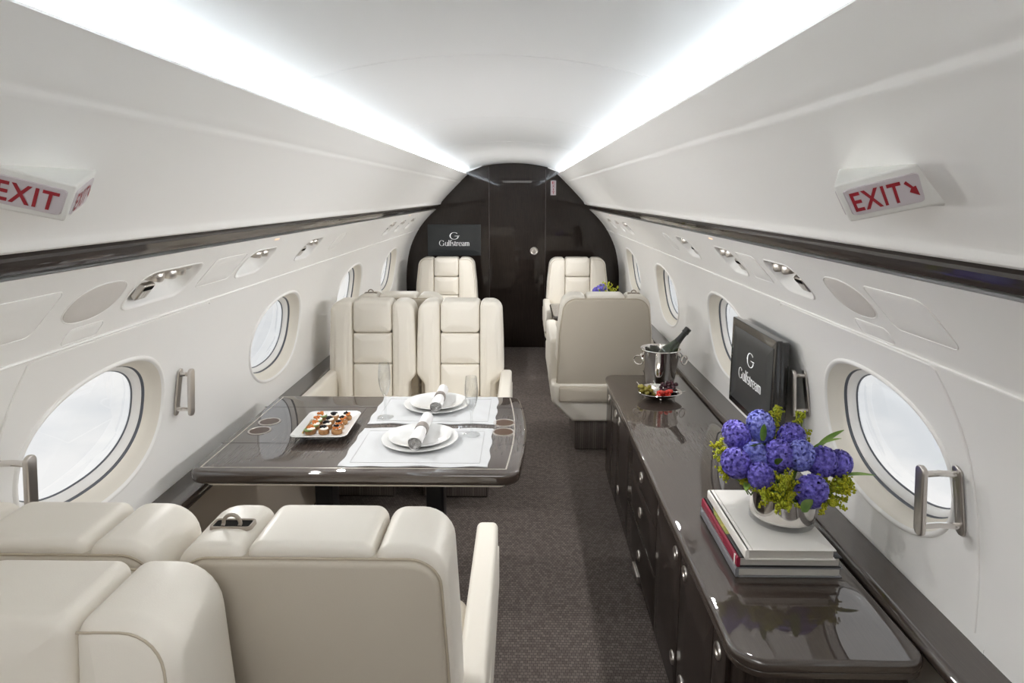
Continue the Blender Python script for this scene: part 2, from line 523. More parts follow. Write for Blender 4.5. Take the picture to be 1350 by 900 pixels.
for sx, side in ((-1, 'left'), (1, 'right')):
    # ---- lower sidewall with window openings
    mb = MB()
    za, zb = .555, 1.218
    fn = lambda y, z: (sx * hwall(z), y, z)
    yy = Y0
    for c in WIN_C:
        a, b = c - .42, c + .42
        if a > yy: grid_patch(mb, yy, a, za, zb, 3, 16, fn)
        if a < yy: a = yy
        holed_cell(mb, a, min(b, Y1), za, zb, ell(c, WZ, WA, WB, 72, 2.25), fn, 10)
        yy = b
    if yy < Y1: grid_patch(mb, yy, Y1, za, zb, 3, 16, fn)
    W = struct(mb.build('wall_' + side, M['white'], ang=60)); wall_obj[sx] = W
    # lower dado
    mb = MB(); extrude_profile(mb, [(sx * 1.076, .575), (sx * 1.07, .45), (sx * 1.05, .30), (sx * 1.0, .10), (sx * .96, -.01)], Y0, Y1)
    mb.build('lower_panel', M['beigepanel'], W)
    # ---- service panel with pod recesses
    mb = MB(); fn = lambda y, v: psu(sx, y, v)
    yy = Y0; vc = PSL * .50
    for c, wd, k in POD[sx]:
        a, b = c - wd / 2 - .03, c + wd / 2 + .03
        grid_patch(mb, yy, a, 0, PSL, 3, 8, fn)
        holed_cell(mb, a, b, 0, PSL, rrect(c - wd / 2, c + wd / 2, vc - pod_half, vc + pod_half, .045, 8), fn, 5)
        yy = b
    grid_patch(mb, yy, Y1, 0, PSL, 3, 8, fn)
    # rolled top lip of the panel
    p = psu(sx, 0, 0)
    extrude_profile(mb, [(p[0], p[2]), (p[0] + sx * .004, p[2] + .004), (p[0] + sx * .012, p[2] + .004), (p[0] + sx * .033, p[2] + .018)], Y0, Y1)
    # bottom lip where it meets the sidewall
    q = psu(sx, 0, PSL)
    mb.build('service_panel', M['white'], W, ang=60)
    mb = MB(); tube(mb, [(sx * .9455, Y0 + .01, 1.216), (sx * .9455, Y1 - .01, 1.216)], .0035, 6)
    mb.build('panel_lip', M['white'], W)
    # ---- upper panel from cove lip down to the wood rail
    up = [(.475, 1.745), (.462, 1.756), (.450, 1.763), (.447, 1.766), (.446, 1.762), (.451, 1.757), (.470, 1.741), (.500, 1.711),
          (.515, 1.6965), (.518, 1.6945), (.521, 1.6905), (.5235, 1.6865), (.526, 1.683), (.531, 1.6785), (.536, 1.6745),
          (.56, 1.651), (.60, 1.611), (.65, 1.559), (.69, 1.515), (.708, 1.494), (.714, 1.484), (.716, 1.476), (.720, 1.470), (.728, 1.466), (.745, 1.464), (.79, 1.462)]
    mb = MB(); extrude_profile(mb, [(sx * x, z) for x, z in up], Y0, Y1, 2)
    mb.build('upper_panel', M['white'], W, ang=28)
    # gutter behind the cove lip
    mb = MB(); extrude_profile(mb, [(sx * .475, 1.745), (sx * .53, 1.752), (sx * .545, 1.79), (sx * .60, 1.80)], Y0, Y1)
    mb.build('cove_gutter', M['white'], W)
    # ---- wood rail
    rail = [(.745, 1.466), (.738, 1.458), (.737, 1.452), (.742, 1.447), (.748, 1.442), (.752, 1.437), (.757, 1.428), (.766, 1.430), (.80, 1.431), (.80, 1.464)]
    mb = MB(); extrude_profile(mb, [(sx * x, z) for x, z in rail], Y0, Y1, 2)
    R = struct(mb.build('trim_1' if sx < 0 else 'trim_2', M['wood_rail'], ang=30))
    # ---- wood ledge along the sidewall
    nose = [(1.083 + .01, .592), (1.0, .590)]
    for k in range(9):
        a = PI / 2 + PI * k / 8
        nose.append((.994 + .019 * math.cos(a), .571 + .019 * math.sin(a)))
    nose += [(1.0, .548), (1.085, .545)]
    mb = MB(); extrude_profile(mb, [(sx * x, z) for x, z in nose], Y0, Y1, 2)
    struct(mb.build('trim_3' if sx < 0 else 'trim_4', M['wood_y'], ang=30))
    # ---- cove light strip
    mb = MB(); extrude_profile(mb, [(sx * .478, 1.751), (sx * .520, 1.759), (sx * .520, 1.757), (sx * .478, 1.749)], Y0 + .02, Y1 - .02, 1)
    o = mb.build('cove_light', M['lamp'])
    tag(o, 'long cool white cove light strip along the %s edge of the ceiling' % side, 'light')
    # ---- emergency hatch outline around the nearest window
    path = []
    for z in (.62, .75, .88, 1.0, 1.10, 1.17, 1.200): path.append((sx * (hwall(z) - .0005), 1.30 - .05 * (1.2 - z), z))
    path.append((sx * (hwall(1.207) - .0005), 1.31, 1.207))
    path += [(sx * (hwall(1.207) - .0005), y, 1.207) for y in (1.5, 1.7, 1.9, 2.09)]
    path += [(sx * (hwall(1.2) - .0005), 2.10, 1.200)]
    mb = MB(); tube(mb, path, .0032, 6); mb.build('hatch_edge', M['white'], W)

# windows
wn = 0
for sx in (-1, 1):
    for c in WIN_C:
        wn += 1
        nrm = Vector((sx * .985, 0, .17))
        def onwall(u, v, d, s):
            y = c + u * s; z = WZ + v * s
            p = Vector((sx * hwall(z), y, z))
            return tuple(p + nrm * d)
        base = ell(0, 0, WA, WB, 72, 2.25); n = len(base)
        def ringmesh(levels):
            vs = []; fs = []
            for s, d in levels:
                # offset by metric inset rather than by scale
                for (u, v) in offs(base, s): vs.append(onwall(u, v, d, 1))
            for k in range(len(levels) - 1):
                for i in range(n):
                    j = (i + 1) % n; fs.append((k*n+i, k*n+j, (k+1)*n+j, (k+1)*n+i))
            return MB().add(vs, fs)
        rv = [(-.004, .0005), (-.001, -.003), (.003, -.004), (.007, -.002), (.010, .003), (.013, .012), (.016, .023), (.020, .032), (.026, .039), (.032, .042)]
        o = ringmesh(rv).build('window_%d' % wn, M['cream'], ang=70); struct(o)
        ringmesh([(-.006, .0005), (-.003, -.0045), (.002, -.006), (.006, -.0045), (.009, .001)]).build('window_lip', M['white'], o, ang=70)
        ringmesh([(.032, .042), (.0325, .046), (.0345, .047), (.035, .050)]).build('outer_seal', M['seal'], o)
        ringmesh([(.035, .050), (.039, .051), (.048, .060), (.050, .070)]).build('window_frame', M['white'], o)
        ringmesh([(.050, .070), (.0515, .070), (.053, .074)]).build('inner_seal', M['seal'], o)
        pv = [onwall(u, v, .074, 1) for u, v in offs(base, .053)]
        MB().add(pv, [tuple(range(n))]).build('window_pane', M['pane'], o, flat=True)

# bulkhead ahead, with door
out = [(0, 1.885), (.25, 1.86), (.46, 1.78), (.56, 1.68), (.66, 1.57), (.755, 1.46), (.80, 1.40), (.97, 1.22), (1.06, 1.03), (1.10, .76), (1.10, .55), (1.08, .3), (1.0, -.01)]
cut = (-.234, .331)
def bulk(poly, name, m, y0, y1, parent=None):
    mb = MB(); n = len(poly)
    vs = [(x, y0, z) for x, z in poly] + [(x, y1, z) for x, z in poly]
    fs = [tuple(range(n)), tuple(range(2 * n - 1, n - 1, -1))] + [(i, (i + 1) % n, n + (i + 1) % n, n + i) for i in range(n)]
    mb.add(vs, fs); return mb.build(name, m, parent, flat=True)
def topz(x):
    x = abs(x)
    for (a, b), (c, d) in zip(out, out[1:]):
        if a <= x <= c: return b + (d - b) * (x - a) / (c - a)
L = [(-x, z) for x, z in out if x > -cut[0]]
lp = [(cut[0] - .004, topz(cut[0])), ] + L + [(cut[0] - .004, -.01)]
WF = struct(bulk(lp, 'wall_front', M['wood_z'], Y1, Y1 + .04))
rp_ = [(cut[1] + .004, topz(cut[1]))] + [(x, z) for x, z in out if x > cut[1]] + [(cut[1] + .004, -.01)]
bulk(rp_, 'bulkhead_panel', M['wood_z'], Y1, Y1 + .04, WF)
bulk([(cut[0] - .02, 1.9), (cut[1] + .02, 1.9), (cut[1] + .02, -.01), (cut[0] - .02, -.01)], 'door_backing', M['dark'], Y1 + .03, Y1 + .05, WF)
dp = [(cut[0], topz(cut[0])), (0, 1.885), (cut[1], topz(cut[1])), (cut[1], .004), (cut[0], .004)]
DR = struct(bulk(dp, 'door_1', M['wood_z'], Y1 + .002, Y1 + .03))
for x in cut:
    mb = MB(); box(mb, x - .0035, x + .0035, Y1 - .004, Y1 + .02, .01, topz(x) - .02, .0015); mb.build('door_edge_strip', mat('dim_metal_edge', (.10, .085, .08), .3, metal=.6), DR)
mb = MB(); Rm = Matrix.Rotation(PI / 2, 3, 'X')
lathe(mb, [(0, .012), (.012, .013), (.020, .008), (.026, .008), (.034, .012), (.040, .008), (.041, -.004)], 32, (.218, Y1, 1.0), Rm); mb.build('door_latch_plate', M['satin'], DR)
mb = MB(); box(mb, .214, .222, Y1 - .022, Y1 - .010, .978, 1.022, .003); mb.build('latch_lever', M['chrome'], DR)

# aft end of the cabin (behind the camera)
ob = [(x, z) for x, z in out] + [(-x, z) for x, z in out[::-1] if x > 0]
WBk = struct(bulk(ob, 'wall_back', M['white'], Y0 - .04, Y0))

# ------------------------------------------------------------------ lettering helpers
def text_mesh(s, spacing=1.0):
    cu = bpy.data.curves.new('letters', 'FONT'); cu.body = s; cu.size = 1; cu.space_character = spacing; cu.offset = .02
    ob = bpy.data.objects.new('letters', cu); COL.objects.link(ob)
    dg = bpy.context.evaluated_depsgraph_get()
    me = ob.evaluated_get(dg).to_mesh()
    vs = [tuple(v.co) for v in me.vertices]; fs = [tuple(p.vertices) for p in me.polygons]
    bpy.data.objects.remove(ob); bpy.data.curves.remove(cu)
    x0 = min(v[0] for v in vs); x1 = max(v[0] for v in vs); y0 = min(v[1] for v in vs); y1 = max(v[1] for v in vs)
    return [((v[0] - x0) / (x1 - x0), (v[1] - y0) / (y1 - y0)) for v in vs], fs, (x1 - x0) / (y1 - y0)

def ribbon(mb, pts, wf, fn):
    n = len(pts); L = []; R = []
    for i in range(n):
        a = Vector(pts[max(i - 1, 0)]); b = Vector(pts[min(i + 1, n - 1)]); t = (b - a)
        t.normalize(); nn = Vector((-t.y, t.x)); h = wf(t, i / (n - 1)) / 2
        p = Vector(pts[i]); L.append(p + nn * h); R.append(p - nn * h)
    vs = [fn(q.x, q.y) for q in L] + [fn(q.x, q.y) for q in R]
    mb.add(vs, [(i, i + 1, n + i + 1, n + i) for i in range(n - 1)])

def arc(cx, cy, a, b, t0, t1, n=20):
    return [(cx + a * math.cos(D2R(t0 + (t1 - t0) * i / n)), cy + b * math.sin(D2R(t0 + (t1 - t0) * i / n))) for i in range(n + 1)]

def serif_word(mb, fn):
    """high contrast serif lettering of the word on the screens; unit = cap height ~.72; returns width"""
    TH, th = .085, .022
    pen = lambda t, s: th + (TH - th) * abs(t.y) ** 1.6
    thin = lambda t, s: th
    def st(x, y0, y1): ribbon(mb, [(x, y0), (x, y1)], lambda t, s: TH, fn)
    def hl(x0, x1, y): ribbon(mb, [(x0, y), (x1, y)], thin, fn)
    x = 0
    # G
    ribbon(mb, arc(x + .34, .36, .31, .36, 48, 312, 30), pen, fn); st(x + .60, .05, .31); hl(x + .50, x + .70, .31); hl(x + .53, x + .58, .095)
    st(x + .555, .54, .68)
    x += .76
    # u
    st(x + .08, .12, .49); hl(x, x + .1, .48); ribbon(mb, arc(x + .22, .14, .14, .14, 180, 330, 12), pen, fn); st(x + .36, .0, .49); hl(x + .27, x + .38, .48); hl(x + .36, x + .44, .011)
    x += .47
    # l
    st(x + .07, .0, .76); hl(x, x + .08, .75); hl(x, x + .15, .011); x += .19
    # f
    st(x + .09, 0, .60); hl(x, x + .26, .47); hl(x + .01, x + .19, .011); ribbon(mb, arc(x + .20, .61, .11, .14, 180, 40, 12), pen, fn); x += .25
    # s
    ribbon(mb, arc(x + .16, .37, .12, .115, 30, 250, 16) + arc(x + .17, .13, .13, .12, 80, -150, 16), lambda t, s: th + (TH - th) * (1 - abs(2 * s - 1)) ** .8, fn); x += .34
    # t
    st(x + .10, .10, .60); hl(x, x + .24, .47); ribbon(mb, arc(x + .17, .11, .075, .10, 180, 330, 10), pen, fn); x += .27
    # r
    st(x + .07, 0, .48); hl(x, x + .08, .475); hl(x, x + .15, .011); ribbon(mb, arc(x + .19, .36, .11, .11, 170, 60, 10), pen, fn); ribbon(mb, [(x + .255, .39), (x + .255, .47)], lambda t, s: .07, fn); x += .32
    # e
    ribbon(mb, arc(x + .19, .24, .165, .25, 5, 320, 26), pen, fn); hl(x + .04, x + .36, .27); x += .41
    # a
    ribbon(mb, arc(x + .17, .36, .13, .12, 165, 0, 12), pen, fn); st(x + .30, .0, .36); ribbon(mb, arc(x + .17, .14, .13, .14, 60, 320, 18), pen, fn); hl(x + .30, x + .38, .011); x += .41
    # m
    st(x + .07, 0, .48); hl(x, x + .08, .475); hl(x + .01, x + .14, .011)
    for q in (.20, .42):
        ribbon(mb, arc(x + q + .01, .34, .10, .14, 165, 0, 12), pen, fn); st(x + q + .11, 0, .35); hl(x + q + .05, x + q + .17, .011)
    x += .60
    return x

def emblem(mb, fn):
    """ring-like letter G emblem with side spurs, centred on 0, about 2 wide"""
    pen = lambda t, s: .05 + .15 * abs(t.y) ** 1.4
    ribbon(mb, arc(0, 0, .78, .62, 42, 352, 50), pen, fn)
    ribbon(mb, [(-.66, 0), (-.83, 0), (-1.0, 0)], lambda t, s: .16 * (1 - s) + .01, fn)
    ribbon(mb, [(.05, -.02), (.5, -.02), (.78, 0), (1.02, .02)], lambda t, s: .05 + .07 * s * (1 - s) * 2, fn)

# ------------------------------------------------------------------ right monitor and bulkhead monitor
def logo(parent, fn_plane, w, cx, cv, up=0):
    """fn_plane(u,v) -> xyz; u along screen to the right"""
    t = MB(); W = serif_word(MB(), lambda a, b: (a, b, 0)); s = w / W
    serif_word(t, lambda a, b: fn_plane(cx + (a - W / 2) * s, cv + b * s))
    t.build('lettering', M['logo'], parent, flat=True)
    t = MB(); k = .173 * w; emblem(t, lambda a, b: fn_plane(cx + a * k, cv + 1.32 * s + up + b * k * 1.05))
    t.build('emblem', M['logo'], parent, flat=True)

TVR = thing('monitor', 'black flat monitor with white logo and lettering mounted over the right ledge', 'monitor', (.955, 2.335, .59))
yc, zc_ = 0, .31
def tvpt(d): return lambda u, v: (d + .05 * 0 + .0 * v, -u, v)
mb = MB(); slab(mb, rrect(-.225, .225, .135, .483, .006), 0, .022, .003, .003, fn=lambda u, v, d: (d + .03 * (v - .3) * 0, -u, v)); mb.build('bezel', M['black'], TVR)
mb = MB(); slab(mb, rrect(-.20, .205, .160, .452, .003), -.0015, .002, .0005, .0005, ns=2, fn=lambda u, v, d: (d, -u, v)); mb.build('screen', M['screen'], TVR)
mb = MB(); slab(mb, rrect(-.215, .215, .145, .475, .012), .022, .055, .002, .012, fn=lambda u, v, d: (d, -u, v)); mb.build('rear_housing', M['black'], TVR)
mb = MB(); box(mb, .05, .13, -.05, .05, .20, .30, .006); mb.build('mount_arm', M['black'], TVR)
logo(TVR, lambda u, v: (-.0025, -u, v), .235, .0, .262, .018)

TVB = thing('monitor', 'dark flat screen with white logo and lettering on the wooden bulkhead', 'monitor', (-.587, Y1 - .012, .955))
mb = MB(); slab(mb, rrect(-.268, .268, 0, .312, .004), 0, .012, .002, .002, fn=lambda u, v, d: (u, d, v)); mb.build('bezel', M['screen'], TVB)
mb = MB(); slab(mb, rrect(-.264, .264, .018, .308, .002), -.0012, .002, .0004, .0004, ns=2, fn=lambda u, v, d: (u, d, v)); mb.build('screen', M['screen'], TVB)
logo(TVB, lambda u, v: (u, -.0022, v), .305, .0, .098)

# ------------------------------------------------------------------ exit signs
def quadmap(A, B, C_, D, lift=.0012):
    """A top-left, B top-right, C bottom-right, D bottom-left"""
    A, B, C_, D = map(Vector, (A, B, C_, D)); n = (B - A).cross(D - A).normalized()
    def fn(u, v, l=lift):
        p = (D * (1 - u) + C_ * u) * (1 - v) + (A * (1 - u) + B * u) * v
        return p - n * l
    return fn
def exit_sign(sx, label):
    e = thing('exit_sign', label, 'sign')
    RT = (sx * .51, .87, 1.572); RB = (sx * .545, .887, 1.523)
    Cn = (sx * .616, .855, 1.602); BR = (sx * .648, .862, 1.541); tip = (sx * .672, .857, 1.552)
    A1 = (sx * .612, 1.07, 1.602); B1 = (sx * .655, 1.07, 1.545)
    Cb = (sx * .66, .86, 1.585); A1b = (sx * .66, 1.07, 1.585)
    def flat4(a, b, c, d):
        a, b, c, d = map(Vector, (a, b, c, d)); n_ = (b - a).cross(d - a).normalized(); return tuple(c - n_ * (c - a).dot(n_))
    BR = flat4(RT, Cn, BR, RB); B1 = flat4(RT, A1, B1, RB)
    vs = [RT, RB, Cn, BR, tip, A1, B1, (sx * .70, 1.07, 1.545), (sx * .70, .857, 1.545), (sx * .66, .93, 1.62)]
    fs = [(0, 1, 3, 2), (0, 5, 6, 1), (2, 3, 4), (0, 2, 5), (1, 6, 7, 8, 4, 3), (2, 4, 8, 9), (5, 9, 7, 6), (2, 9, 5), (4, 8, 7)]
    mb = MB(); mb.add(vs, [f for f in fs if f != (4, 8, 7)])
    o = mb.build('housing', M['signbody'], e, flat=True)
    bv = o.modifiers.new('soft_edges', 'BEVEL'); bv.width = .0035; bv.segments = 3; bv.limit_method = 'ANGLE'; bv.angle_limit = D2R(25)
    for p in o.data.polygons: p.use_smooth = True
    if sx > 0: faces = [(RT, Cn, BR, RB, True, .10), (A1, RT, RB, B1, True, .10)]
    else: faces = [(Cn, RT, RB, BR, False, .10), (RT, A1, B1, RB, True, .10)]
    vsn, fsn, asp = text_mesh('EXIT', 1.15)
    for (a, b, c, d, arrow, mg) in faces:
        fn = quadmap(a, b, c, d)
        g = MB()
        pl_ = rrect(.08, .92, .16, .82, .06, 4)
        g.add([fn(u, v, .0022) for u, v in pl_] + [fn(u, v, -.002) for u, v in offs(pl_, -.02)], [tuple(range(len(pl_)))] + [(i, (i + 1) % len(pl_), len(pl_) + (i + 1) % len(pl_), len(pl_) + i) for i in range(len(pl_))])
        g.build('face_plate', M['exitface'], e, flat=True)
        t = MB(); u0, u1 = (.12, .70) if arrow else (.14, .86)
        t.add([fn(u0 + (u1 - u0) * u, .25 + .48 * v, .0030) for u, v in vsn], fsn)
        if arrow:
            ar = [(.735, .66), (.80, .52), (.775, .44), (.88, .32), (.86, .56), (.83, .545), (.765, .71)]
            t.add([fn(u, v, .0030) for u, v in ar], [tuple(range(len(ar)))])
        t.build('lettering', M['red'], e, flat=True)
    return e
exit_sign(1, 'white wedge shaped sign with red EXIT and arrow on the upper right wall')
exit_sign(-1, 'white wedge shaped sign with red EXIT letters on the upper left wall')
e = thing('exit_sign', 'small upright white sign with stacked red EXIT letters on the dark bulkhead', 'sign', (.407, Y1 - .004, 1.63))
mb = MB(); slab(mb, rrect(-.027, .027, -.072, .072, .004), -.002, .004, .001, .001, ns=2, fn=lambda u, v, d: (u, d, v)); mb.build('plate', M['exitface'], e)
t = MB()
for k, ch in enumerate('EXIT'):
    vsn, fsn, asp = text_mesh(ch); wd = .026 if ch != 'I' else .007
    t.add([((u - .5) * wd, -.003, .040 - k * .033 + (v - .5) * .026 + .010) for u, v in vsn], fsn)
t.build('lettering', M['red'], e, flat=True)

# ------------------------------------------------------------------ service pods, grilles, access panels
side_word = {-1: 'left', 1: 'right'}
ordw = ['nearest', 'second', 'third', 'fourth', 'fifth', 'farthest']
for sx in (-1, 1):
    for idx, (c, wd, nl) in enumerate(POD[sx]):
        vc = PSL * .50
        e = thing('reading_light_unit', '%s of six recessed reading light units along the %s wall, with silver nozzles' % (ordw[idx], side_word[sx]), 'reading light', group='reading light units along the walls')
        hole = rrect(c - wd / 2, c + wd / 2, vc - pod_half, vc + pod_half, .045, 8); n = len(hole)
        mb = MB(); lev = [(-.006, -.0008), (-.003, -.003), (.001, -.002), (.004, .004), (.010, .022), (.018, .034), (.030, .040)]
        vs = []; fs = []
        for s, d in lev:
            vs += [psu(sx, y, v, d) for y, v in offs(hole, s)]
        for k in range(len(lev) - 1):
            fs += [(k*n+i, k*n+(i+1) % n, (k+1)*n+(i+1) % n, (k+1)*n+i) for i in range(n)]
        fs.append(tuple((len(lev) - 1) * n + i for i in range(n)))
        mb.add(vs, fs); mb.build('recess', M['white'], e, ang=50)
        p0 = Vector(psu(sx, c, vc, .035))
        inw = (Vector(psu(sx, c, vc, 0)) - p0).normalized(); dn = (Vector(psu(sx, c, vc + .02, 0)) - Vector(psu(sx, c, vc, 0))).normalized()
        ax = (inw * .45 + dn * .9).normalized()
        rot = ax.to_track_quat('Z', 'Y').to_matrix()
        span = min(wd - .10, .062 * (nl - 1))
        for k in range(nl):
            yk = c - (.5 if nl > 1 else 0) * span + (span * k / (nl - 1) if nl > 1 else 0)
            big = .026 if k < 2 else .018
            ctr = Vector(psu(sx, yk, vc - .034, .018))
            mb = MB(); lathe(mb, [(0, -.006), (big * .9, -.006), (big, 0), (big, .013), (big * .93, .017), (big * .80, .017), (big * .75, .012), (big * .3, .012), (0, .014)], 24, tuple(ctr), rot)
            mb.build('nozzle', M['satin'], e)
        # metal carrier plate
        pts = rrect(c - span / 2 - .035, c + span / 2 + .035, vc - .052, vc - .038, .006, 3)
        mb = MB(); slab(mb, pts, .004, .010, .001, .001, ns=2, fn=lambda u, v, d: psu(sx, u, v, d)); mb.build('carrier_plate', M['satin'], e)
        if not (sx < 0 and idx == 1):
            ysw = c - wd * .20 if sx < 0 else c - wd * .22
            pts = rrect(ysw - .027, ysw + .027, vc - .004, vc + .048, .009, 4)
            mb = MB(); slab(mb, pts, .004, .018, .004, .002, ns=3, fn=lambda u, v, d: psu(sx, u, v, d)); sw = mb.build('switch_pad', M['satin'], e)
            mb = MB(); slab(mb, rrect(ysw - .02, ysw + .02, vc + .002, vc + .014, .003, 3), .0025, .006, .0005, .0005, ns=2, fn=lambda u, v, d: psu(sx, u, v, d)); mb.build('switch_display', M['dark'], sw)
            mb = MB()
            for k in range(3):
                slab(mb, rrect(ysw - .018 + .013 * k, ysw - .008 + .013 * k, vc + .020, vc + .040, .002, 2), .0025, .006, .0005, .0005, ns=2, fn=lambda u, v, d: psu(sx, u, v, d))
            mb.build('switch_buttons', M['grille'], sw)
        if idx in (1, 4):
            pts = rrect(c - .02, c + .02, .018, .024, .002, 2)
            mb = MB(); slab(mb, pts, -.001, .003, .0005, .0005, ns=2, fn=lambda u, v, d: psu(sx, u, v, d)); mb.build('indicator', M['indicator'], e)

def panel_plate(sx, pts, name, m, label, cat, lift=-.0022, edge=.003):
    e = thing(name, label, cat)
    mb = MB(); slab(mb, pts, lift, .004, .0012, .001, ns=2, nc=2, fn=lambda u, v, d: psu(sx, u, v, d)); mb.build('plate', m, e)
    mb = MB(); tube(mb, [psu(sx, u, v, -.0005) for u, v in offs(pts, -edge)], .0016, 5, closed=True); mb.build('rim', M['white'], e)
    return e
for sx in (-1, 1):
    vc = PSL * .5
    panel_plate(sx, ell(1.49 if sx > 0 else 1.40, vc, .088, .058, 36, 2.4), 'speaker_grille', M['grille'], 'oval cloth covered speaker grille set in the %s wall panel' % side_word[sx], 'speaker')
    panel_plate(sx, rrect(1.155 if sx > 0 else 1.02, 1.36 if sx > 0 else 1.25, vc - .063, vc + .063, .02), 'access_panel', M['white'], 'large flush rectangular access panel beside the %s speaker grille' % side_word[sx], 'panel', lift=-.0012, edge=.001)
    panel_plate(sx, rrect(1.42 if sx > 0 else 1.38, 1.56 if sx > 0 else 1.50, PSL - .052, PSL - .008, .012), 'access_panel', M['white'], 'small flush access panel under the %s speaker grille' % side_word[sx], 'panel', lift=-.0012, edge=.001)
    panel_plate(sx, rrect(2.02 if sx > 0 else 1.90, 2.19 if sx > 0 else 2.12, vc - .06, vc + .055, .015), 'access_panel', M['white'], 'flush blank panel between the two nearest light units on the %s wall' % side_word[sx], 'panel', lift=-.0008, edge=.0005)
    panel_plate(sx, ell(3.30, vc, .075, .058, 36, 2.4), 'speaker_grille', M['white'], 'oval flush speaker cover beyond the third light unit on the %s wall' % side_word[sx], 'speaker', lift=-.0012, edge=.0015)

# ------------------------------------------------------------------ grab handles beside the exit windows
def grab(sx, y, zc, label, off=.105, rot=0):
    e = thing('grab_handle', label, 'handle', group='grab handles on the side walls')
    h = .082
    xw = hwall(zc) - .003
    tilt = (hwall(zc + .08) - hwall(zc - .08)) / .16
    f = lambda u, v, d: (sx * (hwall(zc + v) - d), y + u, zc + v)
    pts = rrect(-.014, .014, -h, h, .0138, 6)
    mb = MB(); slab(mb, pts, .0, .007, .001, .003, ns=3, fn=f); mb.build('wall_plate', M['satin'], e)
    g = lambda u, v, d: (sx * (hwall(zc) - tilt * -v * .4 - d - off), y + u, zc + v)
    mb = MB(); slab(mb, rrect(-.015, .015, -h, h, .0148, 6), 0, .012, .003, .003, ns=3, fn=g); mb.build('grip_plate', M['satin'], e)
    for v in (-.061, .061):
        mb = MB()
        a = Vector(f(0, v, .004)); b = Vector(g(0, v, .002)); m_ = (a + b) / 2 + Vector((0, .006, 0))
        tube(mb, [a, a * .7 + b * .3 + Vector((0, .004, .0)), m_, a * .3 + b * .7 + Vector((0, .004, 0)), b], .0072, 10)
        mb.build('standoff', M['chrome'], e)
    return e
grab(1, 1.335, .893, 'steel grab handle on the right wall standing in front of the near window', off=.083)
grab(1, 2.10, .895, 'steel grab handle on the right wall between monitor and near window', off=.043)
grab(-1, 1.285, .925, 'steel grab handle on the left wall at the near edge of the window', off=.085)
grab(-1, 2.05, .905, 'steel grab handle on the left wall between the two nearest left windows', off=.043)

